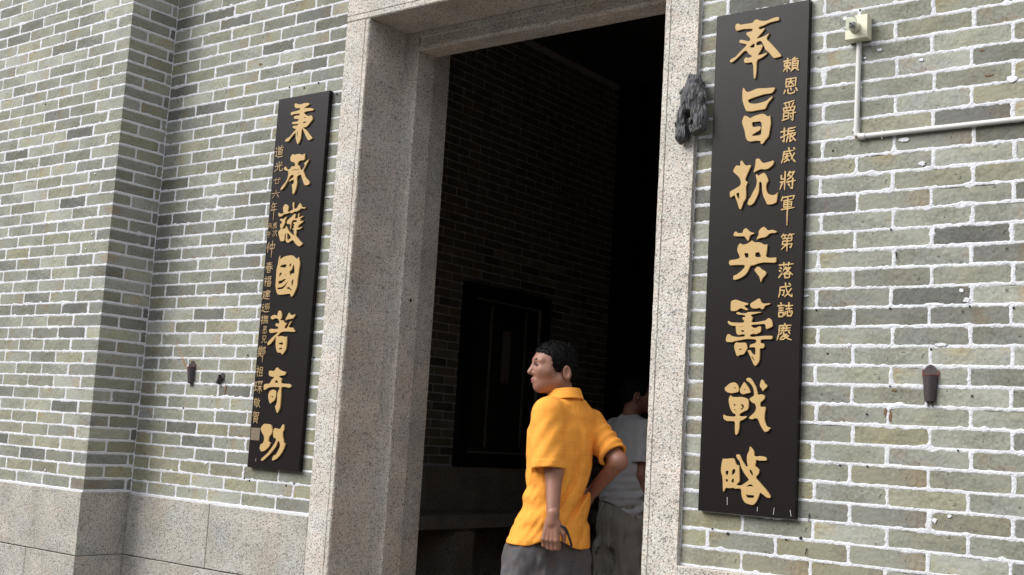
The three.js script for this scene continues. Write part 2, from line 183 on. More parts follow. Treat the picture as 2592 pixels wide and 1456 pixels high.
const LEFT_LARGE = [
  [[[-58,943,-47,946,-32,938,-5,935,17,939,49,936,60,928,59,924,17,910,42,909,66,906,97,897,93,888,71,888,44,889,20,885,44,867,63,862,76,866,85,860,95,843,90,836,71,819,56,807,46,803,24,803,33,798,53,786,77,763,104,739,100,734,79,728,70,731,55,748,35,777,22,798,17,796,16,777,15,746,6,726,-6,714,-12,722,-21,739,-27,753,-29,782,-48,771,-73,746,-83,738,-108,742,-109,750,-96,758,-75,764,-50,786,-27,801,-50,807,-59,815,-54,822,-19,821,-14,829,-36,828,-64,833,-66,841,-57,844,-21,843,-14,854,-39,857,-51,860,-55,872,-47,877,-14,875,-10,884,-32,884,-54,886,-72,880,-80,887,-82,899,-69,901,-39,902,-12,906,-10,913,-30,915,-49,919,-56,929],[19,859,31,862,53,854,32,853],[17,831,28,837,49,836,46,828,27,824],[-18,791,-12,786,-9,749,-15,748,-21,783]]],
  [[[-49,660,-38,668,-25,661,-3,664,19,662,36,654,54,661,57,657,58,627,50,624,40,624,21,624,11,618,7,601,21,600,31,579,37,573,48,576,64,597,54,606,70,618,90,627,91,622,75,598,54,568,64,552,77,530,104,509,111,497,106,489,83,486,69,491,52,521,37,550,11,541,11,526,16,505,9,469,-4,445,-16,450,-19,477,-27,500,-19,504,-12,507,-13,526,-32,522,-51,514,-49,525,-16,542,-20,553,-44,548,-50,535,-67,511,-83,490,-106,474,-113,481,-106,494,-76,518,-62,542,-60,569,-66,577,-92,583,-99,593,-94,603,-83,603,-70,585,-48,587,-39,601,-31,599,-14,599,-13,610,-25,621,-39,622,-51,631,-56,647],[-36,576,-21,582,-10,583,-20,575,-30,572],[9,585,18,586,18,579,11,577],[10,555,20,563,29,565,26,557,13,552]]],
  [[[-113,348,-110,357,-102,349,-83,348,-70,352,-77,364,-80,380,-72,395,-59,398,-41,389,-34,375,-40,356,-26,355,-14,362,0,363,-5,382,-8,401,3,406,6,398,8,366,29,370,40,388,50,397,59,387,69,371,95,371,95,364,81,362,64,366,47,356,26,350,15,352,-9,343,-23,349,-50,343,-69,343,-81,334,-100,331,-109,336]],[[-99,318,-88,321,-68,318,-53,328,-42,330,-47,318,-56,308,-52,300,-57,289,-68,270,-73,265,-57,266,-46,269,-45,280,-36,274,-22,254,4,234,30,223,20,237,18,254,4,260,9,264,20,263,13,277,23,282,11,288,11,296,37,296,37,304,9,307,-1,300,-3,272,-9,254,-12,256,-9,286,-38,289,-41,299,-37,310,-14,322,6,336,18,343,25,333,19,314,35,315,43,320,41,337,53,344,50,327,51,318,79,327,83,321,55,308,74,308,56,299,90,300,86,293,56,278,49,269,49,263,84,269,79,262,61,253,40,254,42,237,38,223,59,205,77,190,95,180,92,173,72,163,55,169,35,183,19,201,1,194,-14,186,-28,190,-38,200,-38,227,-40,242,-47,229,-46,203,-54,197,-79,199,-90,224,-99,240,-99,257,-81,265,-91,279,-90,293,-74,299,-86,308],[-78,229,-72,234,-61,235,-66,227],[-30,242,-21,241,0,223,4,211,-16,201,-28,207]]],
  [[[-79,112,-72,123,-68,121,-69,97,-65,104,-46,113,-20,119,12,121,32,117,46,106,63,98,75,111,78,99,88,73,85,47,83,21,79,-16,80,-44,72,-64,54,-95,41,-100,35,-92,33,-83,-1,-85,-41,-88,-66,-84,-76,-67,-87,-39,-88,9,-89,54,-81,80],[-65,66,-53,73,-12,77,-12,62,-26,53,-45,58,-64,59],[6,75,28,80,20,58,8,57],[35,66,45,75,53,41,52,15,43,24,30,19,20,8,10,35,28,44],[-64,34,-38,31,-58,7,-63,2],[-24,14,-3,26,-3,23,-15,11],[-64,-9,-42,-10,-30,-3,0,0,-20,-16,-35,-25,-51,-30,-69,-30],[-73,-47,-38,-45,-15,-33,7,-13,10,-19,-6,-41,-23,-56,-47,-59,-69,-58],[36,-11,51,-4,50,-33,46,-50,32,-25],[-5,-53,18,-43,31,-55,43,-57,41,-74,23,-61]]],
  [[[-104,-202,-91,-193,-72,-191,-52,-198,-52,-186,-47,-172,-34,-168,-25,-177,-16,-194,-18,-211,-28,-220,-14,-222,-6,-219,6,-234,28,-236,14,-250,10,-263,28,-262,35,-251,44,-234,59,-223,59,-230,48,-245,39,-258,76,-260,83,-273,94,-273,90,-283,60,-282,20,-280,-12,-283,-32,-298,-36,-305,-7,-302,18,-308,35,-304,37,-332,37,-368,27,-385,13,-400,3,-398,-2,-390,-26,-391,-38,-378,-48,-346,-49,-317,-47,-305,-57,-317,-81,-341,-103,-353,-113,-346,-107,-333,-87,-316,-59,-298,-34,-282,-61,-285,-90,-289,-105,-281,-107,-268,-99,-264,-63,-266,-39,-265,-37,-255,-57,-252,-63,-242,-56,-235,-34,-239,-33,-226,-45,-213,-64,-210,-88,-217,-100,-212],[-27,-339,10,-332,10,-352,-9,-348,-23,-348],[-23,-367,3,-361,9,-365,4,-374,-17,-374]],[[23,-197,37,-179,47,-193,63,-195,84,-188,83,-198,73,-212,52,-216,31,-217,13,-223,13,-215]]],
  [[[-82,-488,-75,-482,-53,-486,-37,-482,-28,-469,-17,-465,-5,-476,12,-482,34,-487,50,-488,49,-501,39,-507,4,-510,2,-516,22,-523,22,-536,20,-547,47,-549,84,-549,100,-560,91,-569,76,-570,57,-566,25,-567,25,-583,28,-618,28,-650,27,-676,12,-702,6,-700,-7,-680,-12,-664,-3,-658,0,-627,-3,-602,5,-584,14,-569,-32,-568,-64,-570,-80,-576,-98,-585,-110,-583,-112,-560,-104,-553,-66,-550,-62,-541,-53,-530,-35,-517,-57,-515,-74,-512,-81,-501],[-35,-545,-15,-525,1,-547,-18,-547]],[[-71,-604,-62,-589,-44,-581,-22,-584,-11,-593,-10,-619,-20,-639,-38,-647,-50,-656,-60,-644,-70,-622],[-46,-614,-26,-613,-33,-624,-45,-623]]],
  [[[-104,-777,-87,-759,-60,-758,-32,-761,-23,-773,-14,-791,-21,-811,-35,-823,-38,-837,-37,-850,-21,-853,-29,-873,-46,-887,-66,-899,-90,-903,-104,-884,-98,-864,-80,-858,-74,-843,-76,-823,-95,-805,-108,-786]],[[-10,-791,-1,-776,10,-779,40,-781,49,-767,60,-753,70,-764,72,-782,63,-797,66,-818,73,-832,81,-855,90,-847,89,-858,81,-880,68,-900,52,-919,30,-935,1,-945,-2,-938,6,-916,24,-912,40,-889,51,-869,45,-848,37,-841,30,-849,22,-871,3,-890,-19,-912,-48,-934,-71,-950,-85,-947,-83,-938,-63,-924,-36,-904,-10,-876,13,-848,17,-831,-3,-827,-9,-814]]]
];
// ---------------------------------------------------------------- ground and hall shell
struct('ground', boxUV(box(-60, 60, -0.3, 0, -60, 60), 0.8), M.ground);
const FLOOR = 0.25;
struct('hall_floor', boxUV(box(-6.2, 1.4, 0.02, FLOOR, -5.7, 0.012), 0.7), M.clayTile);

// ---------------------------------------------------------------- bricks
function brickGeo(w, h, d, seed, rough = 1, flatEnd = false) {
  const r = rng(seed), P = [], hw = w / 2, hh = h / 2, j = () => (r() - 0.5) * 0.0026 * rough;
  const c = () => 0.003 + r() * 0.007 * rough, tn = Math.max(1, Math.min(3, Math.round(w / 0.07)));
  const C = [c(), c(), c(), c()];
  const bite = (k) => (r() < 0.12 ? -0.003 * rough : 0) + k;
  P.push([-hw + C[0], hh + j()]);
  for (let i = 1; i <= tn; i++) P.push([-hw + w * i / (tn + 1), hh + bite(j())]);
  const e = () => flatEnd ? 0 : j();
  P.push([hw - C[1], hh + j()], [hw + e(), hh - C[1]]);
  P.push([hw + (flatEnd ? 0.0003 : bite(j())), j() * 3]);
  P.push([hw + e(), -hh + C[2]], [hw - C[2], -hh + j()]);
  for (let i = tn; i >= 1; i--) P.push([-hw + w * i / (tn + 1), -hh - bite(j())]);
  P.push([-hw + C[3], -hh + j()], [-hw + j(), -hh + C[3]]);
  P.push([-hw - bite(j()), j() * 3]);
  P.push([-hw + j(), hh - C[0]]);
  const pos = [], uv = [], n = P.length, ou = r() * 1.28, ov = r() * 1.28, k = 1 / 1.28;
  const put = (x, y, z, u, v) => { pos.push(x, y, z); uv.push((u + ou) * k, (v + ov) * k); };
  for (let i = 1; i < n - 1; i++) for (const q of [0, i + 1, i]) put(P[q][0], P[q][1], 0, P[q][0], P[q][1]);
  for (let i = 0; i < n; i++) {
    const a = P[i], b = P[(i + 1) % n], horiz = Math.abs(a[0] - b[0]) > Math.abs(a[1] - b[1]);
    const U = (p, z) => horiz ? [p[0], p[1] + z] : [p[0] + z, p[1]];
    for (const [p, z] of [[a, 0], [b, 0], [b, -d], [a, 0], [b, -d], [a, -d]]) put(p[0], p[1], z, ...U(p, z));
  }
  const g = new THREE.BufferGeometry();
  g.setAttribute('position', new THREE.Float32BufferAttribute(pos, 3)); g.setAttribute('uv', new THREE.Float32BufferAttribute(uv, 2)); g.computeVertexNormals(); return g;
}
const HB = 0.0583, SIZES = [0.03, 0.07, 0.12, 0.18, 0.258];
const POOL = SIZES.map((w, si) => Array.from({ length: si === 4 ? 18 : 8 }, (_, i) => brickGeo(w, HB, 0.035, 1000 + si * 100 + i)));
const CORNER_A = Array.from({ length: 6 }, (_, i) => brickGeo(0.124, HB, 0.262, 2000 + i, 0.7, true));
const CORNER_B = Array.from({ length: 6 }, (_, i) => brickGeo(0.258, HB, 0.112, 2100 + i, 0.7, true));
function poolGeo(w) { let bi = 0; SIZES.forEach((s, i) => { if (Math.abs(s - w) < Math.abs(SIZES[bi] - w)) bi = i; }); const a = POOL[bi]; return [a[Math.floor(R0() * a.length)], SIZES[bi]]; }
function tone(y) { // paler and darker bricks mixed; more ochre ones in the lowest courses
  const r = R0(), low = y < 1.5 ? 0.42 : 0.07;
  if (r < low) return [8, 10, 11, 3, 8][Math.floor(R0() * 5)];
  const q = R0();
  if (q < 0.1) return 6 + Math.floor(R0() * 2); if (q < 0.24) return 5; if (q < 0.36) return 9;
  return Math.floor(R0() * 5);
}
// one brick; face 'z' looks to +z, face 'x' looks to +x
let RECTS = null;                                          // outlines of the bricks laid since the last mortar sheet
function layBrick(parent, a, b, yc, plane, face, mats, pitch, geo, gw) {
  const w = b - a - rnd(0.0085, 0.0125); if (w < 0.012) return null;
  let base = gw; if (!geo) [geo, base] = poolGeo(w);
  const m = part(parent, 'brick', geo, mats(yc));
  m.scale.set(w / base, (pitch - 0.0098 + rnd(-0.001, 0.001)) / HB, 1);
  if (RECTS) { const hh = m.scale.y * HB / 2; RECTS.push([(a + b - w) / 2, (a + b + w) / 2, yc - hh, yc + hh]); }
  const tilt = rnd(-0.0015, 0.0015), proud = rnd(-0.0004, 0.0007);
  if (face === 'z') { m.position.set((a + b) / 2, yc, plane + proud); m.rotation.set(rnd(-0.002, 0.002), tilt, rnd(-0.003, 0.003)); }
  else { m.position.set(plane + proud, yc, -(a + b) / 2); m.rotation.set(0, Math.PI / 2 + tilt, rnd(-0.003, 0.003)); }
  return m;
}
function mergeInto(parent, name, meshes, mat) {
  const list = meshes.map((m) => { m.updateMatrix(); parent.remove(m); return m.geometry.clone().applyMatrix4(m.matrix); });
  const o = part(parent, name, merge(list), mat); o.userData.kind = 'stuff'; return o;
}
function courseJoints(x0, x1, first, pitch) { const J = [x0]; let x = first; while (x < x1 - 0.03) { if (x > x0 + 0.03) J.push(x + rnd(-0.007, 0.007)); x += pitch; } J.push(x1); return J; }
const outer = (y) => brickMat[tone(y)];

// lime mortar pressed into the joints and smeared raggedly over the brick edges; place(u, v, h) puts it in the wall
function mortarSheet(t, rects, y0, p, ua, ub, va, vb, seed, place, flip) {
  const rows = []; for (const r of rects) { const i = Math.floor(((r[2] + r[3]) / 2 - y0) / p); (rows[i] ??= []).push(r); }
  const du = 0.005, dv = 0.0042, nu = Math.ceil((ub - ua) / du), nv = Math.ceil((vb - va) / dv), id = new Int32Array((nu + 1) * (nv + 1)).fill(-1), pos = [], uv = [], idx = [];
  for (let j = 0; j <= nv; j++) for (let i = 0; i <= nu; i++) {
    const u = ua + (ub - ua) * i / nu, v = va + (vb - va) * j / nv, k = Math.floor((v - y0) / p); let d = -1;
    for (let q = k - 1; q <= k + 1; q++) for (const r of rows[q] || []) { const e = Math.min(u - r[0], r[1] - u, v - r[2], r[3] - v); if (e > d) d = e; }
    if (d > 0.014) continue;
    const n1 = vn(u * 95 + 500, v * 95 + 500, 4096, seed), n2 = vn(u * 34 + 500, v * 40 + 500, 4096, seed + 1), n3_ = vn(u * 9 + 500, v * 12 + 500, 4096, seed + 2);
    const rag = 0.003 * (n1 - 0.45) + 0.0026 * (n2 - 0.5) + 0.009 * Math.max(0, n2 * n3_ - 0.5);
    const h = d < 0 ? 0.0009 + Math.min(0.0008, rag * 0.3) : Math.min(0.002, 0.0007 - d * 0.62 + rag);
    id[j * (nu + 1) + i] = pos.length / 3; pos.push(...place(u, v, Math.max(-0.004, h))); uv.push(u * 1.6, v * 1.6);
  }
  for (let j = 0; j < nv; j++) for (let i = 0; i < nu; i++) {
    const a = id[j * (nu + 1) + i], b = id[j * (nu + 1) + i + 1], c = id[(j + 1) * (nu + 1) + i + 1], e = id[(j + 1) * (nu + 1) + i]; if (a < 0 || b < 0 || c < 0 || e < 0) continue;
    if (flip) idx.push(a, c, b, a, e, c); else idx.push(a, b, c, a, c, e);
  }
  const g = new THREE.BufferGeometry(); g.setAttribute('position', new THREE.Float32BufferAttribute(pos, 3)); g.setAttribute('uv', new THREE.Float32BufferAttribute(uv, 2)); g.setIndex(idx); g.computeVertexNormals();
  return part(t, 'mortar_joints', g, M.mortar);
}

const TOP = 5.1;
// --- wall left of the doorway
{
  const t = thing('brick_wall', 'grey brick wall with white mortar between the projecting pier and the door', 'wall', [0, 0, 0], 0, 'brick walls of the front');
  part(t, 'mortar', boxUV(box(-6.2, -4.362, 0.02, TOP, -0.5, -0.0035), 1.6), M.mortar);
  const y0 = 1.104, p = 0.0702, rest = []; RECTS = [];
  for (let i = 0; y0 + (i + 1) * p < TOP; i++) {
    const yc = y0 + (i + 0.5) * p, J = courseJoints(-5.851, -4.362, i % 2 ? -5.586 : -5.706, 0.269);
    for (let k = 0; k + 1 < J.length; k++) { const b = layBrick(t, J[k], J[k + 1], yc, 0, 'z', outer, p); if (b && yc > 4.25) rest.push(b); }
  }
  mergeInto(t, 'upper_brickwork', rest, brickMat[2]);
  mortarSheet(t, RECTS, y0, p, -5.846, -4.3625, y0 - 0.004, 4.3, 301, (u, v, h) => [u, v, h]); RECTS = null;
}
// --- wall right of the doorway
{
  const t = thing('brick_wall', 'grey brick wall with white mortar to the right of the door, carrying the lamp', 'wall', [0, 0, 0], 0, 'brick walls of the front');
  part(t, 'mortar', boxUV(box(-2.304, 1.4, 0.02, TOP, -0.5, -0.0035), 1.6), M.mortar);
  const y0 = 1.092, p = 0.0713, rest = []; RECTS = [];
  for (let i = 0; y0 + (i + 1) * p < TOP; i++) {
    const yc = y0 + (i + 0.5) * p, J = courseJoints(-2.298, 1.4, (i % 2 ? -1.338 : -1.477) - 4 * 0.278, 0.278);
    for (let k = 0; k + 1 < J.length; k++) { const b = layBrick(t, J[k], J[k + 1], yc, 0, 'z', outer, p); if (b && (yc > 3.75 || J[k] > -0.62)) rest.push(b); }
  }
  mergeInto(t, 'far_brickwork', rest, brickMat[2]);
  mortarSheet(t, RECTS, y0, p, -2.3035, -0.6, y0 - 0.004, 3.8, 311, (u, v, h) => [u, v, h]); RECTS = null;
  // drilled holes, dabs of mortar and rust marks on this wall
  const H = [[-1.711, 2.69], [-1.483, 2.374], [-1.76, 2.083], [-1.48, 2.084], [-1.202, 2.086], [-1.058, 2.078], [-1.712, 1.92], [-1.333, 1.937], [-1.475, 1.803], [-1.191, 1.776], [-1.558, 1.701], [-1.236, 1.588], [-1.654, 1.513], [-1.552, 1.515], [-1.796, 1.239], [-2.157, 1.239], [-2.091, 1.227], [-1.854, 1.228], [-1.617, 3.228]];
  const hg = cyl(0.0042, 0.0042, [0, 0, -0.01], [0, 0, 0], 10);
  H.forEach(([x, y], i) => { const m = part(t, 'drill_hole', hg, M.dark, [x, y, 0.0026]); const s = i === 14 || i === 16 ? 1.35 : 0.85; m.scale.set(s, s, 1); m.position.z = 0.0036; });
  for (const [x, y, l, a] of [[-1.766, 1.33, 0.03, 0.05], [-1.772, 1.205, 0.026, -0.1], [-1.463, 2.29, 0.028, 0.2]]) part(t, 'wire_end', cyl(0.0016, 0.0016, [0, 0, 0], [Math.sin(a) * l, -Math.cos(a) * l, 0.004], 6), M.dark, [x, y, 0.003]);
}
// irregular flat dab
function dab(w, h, seed, d = 0.0022) {
  const r = rng(seed), s = new THREE.Shape(), n = 13, pts = [];
  for (let i = 0; i < n; i++) { const a = i / n * 6.283, k = 0.55 + 0.6 * r(); pts.push(new THREE.Vector2(Math.cos(a) * w * k, Math.sin(a) * h * k)); }
  s.setFromPoints(pts); const g = new THREE.ExtrudeGeometry(s, { depth: d, bevelEnabled: true, bevelSize: 0.0012, bevelThickness: 0.0008, bevelSegments: 1 }); return boxUV(g, 1.6, r(), r());
}
{
  const t = scene.getObjectByName('brick_wall_001');
  const D = [[-1.537, 3.059, 12, 6], [-1.382, 2.996, 10, 6], [-1.593, 3.036, 4, 4], [-1.069, 2.881, 22, 16], [-1.441, 2.703, 28, 9], [-1.63, 1.952, 9, 8], [-1.296, 1.953, 26, 7], [-1.311, 1.344, 8, 10], [-1.262, 1.364, 8, 6], [-1.212, 2.108, 13, 9], [-1.23, 2.142, 10, 8], [-1.803, 2.137, 14, 6], [-1.361, 2.743, 4, 3], [-1.374, 2.608, 16, 10]];
  D.forEach(([x, y, w, h], i) => part(t, 'mortar_dab', dab(w * 0.00085, h * 0.00085, 300 + i), M.smear, [x, y, 0.0012]));
  for (const [x, y, w, h, s] of [[-1.49, 1.71, 0.006, 0.017, 1], [-1.472, 1.695, 0.005, 0.02, 2], [-1.46, 1.79, 0.012, 0.005, 3], [-1.145, 2.905, 0.016, 0.004, 4], [-1.17, 3.0, 0.007, 0.005, 5]]) part(t, 'rust_mark', dab(w, h, 400 + s, 0.0004), M.rust, [x, y, 0.001]);
}
// loose dabs of mortar along the joints of the left wall
{
  const t = scene.getObjectByName('brick_wall');
  const H = [[-4.676, 3.335], [-4.566, 3.347], [-4.793, 3.354], [-4.421, 3.265], [-4.885, 1.25], [-4.842, 1.24], [-4.563, 1.235], [-4.506, 1.248], [-4.942, 1.895], [-4.435, 1.886], [-5.441, 1.599]];
  const hg = cyl(0.005, 0.005, [0, 0, -0.01], [0, 0, 0], 10);
  for (const [x, y] of H) part(t, 'drill_hole', hg, M.dark, [x, y, 0.0036]);
  const r = rng(77);
  for (let i = 0; i < 14; i++) part(t, 'mortar_dab', dab(0.003 + r() * 0.007, 0.002 + r() * 0.004, 500 + i), M.smear, [-5.8 + r() * 1.4, 1.15 + r() * 2.9, 0.001]);
  for (const [x, y, w, h, s] of [[-5.1, 1.71, 0.006, 0.03, 11], [-5.05, 3.52, 0.018, 0.006, 12]]) part(t, 'rust_mark', dab(w, h, 400 + s, 0.0004), M.rust, [x, y, 0.001]);
}
// --- projecting pier on the far left
{
  const t = thing('brick_pier', 'projecting grey brick pier with a shaded return face beside the recessed wall', 'pier');
  const X = -5.846, Z = 0.31;
  part(t, 'mortar', boxUV(box(-9.5, X - 0.0035, 0.02, TOP, -0.5, Z - 0.0035), 1.6), M.mortar);
  const y0 = 1.113, p = 0.0702, rest = [], SIDE = [], FRONT = []; RECTS = FRONT;
  for (let i = 0; y0 + (i + 1) * p < TOP; i++) {
    const yc = y0 + (i + 0.5) * p, odd = i % 2, cw = odd ? 0.27 : 0.136, cd = odd ? 0.118 : 0.268, hi = yc > 4.28;
    const geo = (odd ? CORNER_B : CORNER_A)[Math.floor(R0() * 6)];
    const cb = part(t, 'brick', geo, outer(yc)); cb.position.set(X - cw / 2 + 0.0068, yc, Z + rnd(0, 0.001)); cb.scale.set((cw - 0.011) / (odd ? 0.258 : 0.124), (p - 0.0098) / HB, 1); if (hi) rest.push(cb);
    const hh = (p - 0.0098) / 2; FRONT.push([X - cw + 0.012, X + 0.02, yc - hh, yc + hh]); SIDE.push([-Z - 0.02, -Z + (odd ? 0.112 : 0.262), yc - hh, yc + hh]); RECTS = SIDE;
    const sb = layBrick(t, -(Z - cd), 0.003, yc, X, 'x', outer, p); if (sb && hi) rest.push(sb); RECTS = FRONT;
    const J = courseJoints(-9.4, X - cw, X - cw - 0.268 * 12, 0.268);
    for (let k = 0; k + 1 < J.length; k++) { const b = layBrick(t, J[k], J[k + 1], yc, Z, 'z', outer, p); if (b && (hi || J[k + 1] < -6.62 - Math.max(0, (yc - 1.1)) * 0.225)) rest.push(b); }
  }
  mergeInto(t, 'far_brickwork', rest, brickMat[2]);
  RECTS = null; mortarSheet(t, FRONT, y0, p, -7.45, X + 0.001, y0 - 0.004, 4.35, 321, (u, v, h) => [u, v, Z + h]);
  mortarSheet(t, SIDE, y0, p, -Z - 0.001, 0.001, y0 - 0.004, 4.35, 331, (u, v, h) => [X + h, v, -u]);
  part(t, 'drill_hole', cyl(0.006, 0.006, [0, 0, -0.01], [0, 0, 0], 10), M.dark, [-6.658, 3.411, Z + 0.0026]);
  const r = rng(99);
  for (let i = 0; i < 12; i++) part(t, 'mortar_dab', dab(0.003 + r() * 0.008, 0.002 + r() * 0.004, 600 + i), M.smear, [-5.86 - r() * r() * 1.0, 1.2 + r() * 2.8, Z + 0.001]);
}
// --- granite plinths
function block(t, x0, x1, y0, y1, z0, z1, mat, seed) {
  const r = rng(seed), e = 0.003, s = new THREE.Shape(), n = 14, top = [];
  for (let i = 0; i <= n; i++) top.push([x0 + (x1 - x0) * i / n, y1 - e + (r() - 0.5) * 0.003]);
  s.moveTo(x0, y0); s.lineTo(x1, y0); for (let i = n; i >= 0; i--) s.lineTo(...top[i]); s.closePath();
  const g = new THREE.ExtrudeGeometry(s, { depth: z1 - z0 - e, bevelEnabled: true, bevelSize: 0.003, bevelThickness: 0.003, bevelOffset: -0.003, bevelSegments: 2 });
  g.translate(0, 0, z0); return part(t, 'granite_block', boxUV(g, 1 / 0.9, r(), r()), mat);
}
{
  const t = thing('granite_plinth', 'speckled granite plinth blocks under the left brick wall and pier', 'plinth');
  block(t, -5.832, -5.1185, 0.762, 1.1, -0.1, 0.024, M.granite2, 1); block(t, -5.1165, -4.366, 0.762, 1.098, -0.1, 0.022, M.granite2, 2);
  block(t, -5.832, -4.7, 0.02, 0.76, -0.1, 0.024, M.granite2, 3); block(t, -4.696, -4.366, 0.02, 0.76, -0.1, 0.022, M.granite2, 4);
  for (const [x0, x1, y0, y1, s] of [[-7.4, -5.836, 0.765, 1.11, 5], [-9.4, -7.404, 0.765, 1.11, 6], [-6.32, -5.836, 0.02, 0.763, 7], [-9.4, -6.322, 0.02, 0.763, 8]]) block(t, x0, x1, y0, y1, -0.05, 0.326, M.granite2, s);
  part(t, 'mortar_fillet', boxUV(box(-5.834, -4.366, 1.09, 1.106, -0.05, 0.012), 1.6), M.mortar); part(t, 'mortar_fillet', boxUV(box(-9.4, -5.838, 1.1, 1.116, -0.05, 0.318), 1.6), M.mortar);
}
{
  const t = thing('granite_plinth', 'rough granite plinth under the brick wall on the lamp side of the door', 'plinth');
  block(t, -2.301, -1.2, 0.6, 1.09, -0.1, 0.03, M.granite, 9); block(t, -1.196, 0.1, 0.6, 1.088, -0.1, 0.028, M.granite, 10); block(t, 0.104, 1.4, 0.6, 1.09, -0.1, 0.03, M.granite, 12); block(t, -2.301, 1.4, 0.02, 0.596, -0.1, 0.028, M.granite, 11);
}
// --- granite door frame
function prism(pts, y0, y1) { // plan outline (x, z) raised from y0 to y1
  const s = new THREE.Shape(pts.map(([x, z]) => new THREE.Vector2(x, -z))); const g = new THREE.ExtrudeGeometry(s, { depth: y1 - y0, bevelEnabled: false, steps: 160 });
  g.rotateX(-Math.PI / 2); g.translate(0, y0, 0);
  const q = g.attributes.position; for (let i = 0; i < q.count; i++) { const x = q.getX(i), y = q.getY(i), z = q.getZ(i); if (z > -0.3) { const a = vn(x * 80 + 900, y * 30 + 900, 4096, 61) - 0.5, b = Math.max(0, vn(x * 80 + 900, y * 11 + 900, 4096, 62) - 0.72); q.setX(i, x + a * 0.003); q.setZ(i, z - Math.abs(a) * 0.003 - b * 0.012); } }
  return g;
}
{
  const t = thing('door_frame', 'tall pinkish granite door frame with stepped reveal around the dark doorway', 'door frame');
  const JL = [[-4.362, 0.024], [-4.232, 0.024], [-4.229, 0.020], [-4.226, 0.024], [-4.206, 0.023], [-4.201, 0.018], [-4.2, 0.01], [-4.2, -0.255], [-4.108, -0.255], [-4.104, -0.259], [-4.103, -0.388], [-4.362, -0.388]].reverse();
  const LY = 3.636;
  part(t, 'jamb', boxUV(prism(JL, FLOOR - 0.2, LY - 0.002), 1 / 0.9), M.granite);
  const mid = (-4.2 - 2.457) / 2, JR = JL.map(([x, z]) => [2 * mid - x, z]).reverse();
  part(t, 'jamb', boxUV(prism(JR, FLOOR - 0.2, LY - 0.002), 1 / 0.9, 0.37, 0.21), M.granite);
  const prof = [[LY, 0.02], [LY + 0.006, 0.025], [LY + 0.03, 0.025], [LY + 0.033, 0.021], [LY + 0.036, 0.025], [4.3, 0.025], [4.3, -0.5], [LY, -0.5]];
  const lintel = (pf, x0, x1) => { const s = new THREE.Shape(pf.map(([y, z]) => new THREE.Vector2(-z, y))); const g = new THREE.ExtrudeGeometry(s, { depth: x1 - x0, bevelEnabled: false }); g.rotateY(Math.PI / 2); g.translate(x0, 0, 0); return g; };
  part(t, 'lintel', boxUV(lintel(prof, -4.362, -2.295), 1 / 0.9, 0.1, 0.6), M.granite);
  const st = [[3.634, -0.256], [3.634, -0.388], [3.532, -0.388], [3.530, -0.262], [3.535, -0.256], [3.548, -0.252], [3.552, -0.258], [3.6, -0.262], [3.605, -0.256]];
  part(t, 'lintel_stop', boxUV(lintel(st, -4.1, -2.557), 1 / 0.9, 0.3, 0.15), M.granite);
  for (const [a, b] of [[-4.36, -4.109], [-2.548, -2.306]]) part(t, 'inner_jamb', boxUV(box(a, b, FLOOR - 0.2, 3.63, -0.52, -0.39), 1 / 0.9), M.granite2);
  part(t, 'threshold', boxUV(box(-4.2, -2.457, 0.05, FLOOR + 0.06, -0.38, -0.02), 1 / 0.9), M.granite);
  part(t, 'mark', dab(0.008, 0.01, 881, 0.001), M.dark, [-4.1015, 2.215, -0.33], [0, Math.PI / 2, 0]);
}
{ // wall above the door, out of the frame, and the step below it
  const t = thing('brick_wall', 'mortared brick wall over the granite lintel', 'wall', [0, 0, 0], 0, 'brick walls of the front');
  part(t, 'mortar', boxUV(box(-4.36, -2.306, 4.302, TOP, -0.5, -0.002), 1.6), M.mortar);
  const rest = [];
  for (let i = 0; 4.31 + (i + 1) * 0.0705 < TOP; i++) { const J = courseJoints(-4.358, -2.308, i % 2 ? -4.2 : -4.07, 0.27); for (let k = 0; k + 1 < J.length; k++) { const b = layBrick(t, J[k], J[k + 1], 4.31 + (i + 0.5) * 0.0705, 0, 'z', outer, 0.0705); if (b) rest.push(b); } }
  mergeInto(t, 'brickwork', rest, brickMat[2]);
  const s = thing('door_step', 'low granite step in front of the doorway', 'step');
  part(s, 'slab', boxUV(box(-4.5, -2.1, 0.004, 0.14, 0.03, 0.75), 1 / 0.9), M.granite2); part(s, 'slab', boxUV(box(-4.36, -2.3, 0.142, FLOOR, 0.032, 0.38), 1 / 0.9), M.granite2);
}
// --- inside of the hall
{
  const t = thing('interior_brick_wall', 'dim brick side wall inside the hall carrying a framed picture', 'wall');
  part(t, 'mortar', boxUV(box(-6.6, -6.202, FLOOR, TOP, -5.7, -0.5), 1.6), M.mortar);
  const y0 = 1.3, p = 0.0705, rest = [], inn = outer;
  for (let i = 0; y0 + (i + 1) * p < TOP; i++) {
    const yc = y0 + (i + 0.5) * p, J = courseJoints(0.52, 5.68, i % 2 ? 0.7 : 0.83, 0.269);
    for (let k = 0; k + 1 < J.length; k++) {
      if (J[k] > 3.3 && J[k + 1] < 4.44 && yc < 2.78) continue;   // behind the picture
      const b = layBrick(t, J[k], J[k + 1], yc, -6.2, 'x', inn, p);
      if (b && (J[k] < 2.55 || yc > 3.15)) rest.push(b);
    }
  }
  mergeInto(t, 'far_brickwork', rest, brickMat[4]);
  part(t, 'stone_dado', boxUV(box(-6.2, -6.17, FLOOR, 1.285, -5.68, -0.52), 1), M.granite2);
}
{
  const t = thing('stone_bench', 'low dark stone bench along the side wall inside the hall', 'bench');
  part(t, 'seat', boxUV(box(-6.168, -5.75, 0.84, 0.94, -5.6, -0.7), 1), M.granite2); for (const z of [-1, -3, -5.2]) part(t, 'support', boxUV(box(-6.16, -5.8, FLOOR, 0.838, z - 0.12, z + 0.12), 1), M.granite2);
}
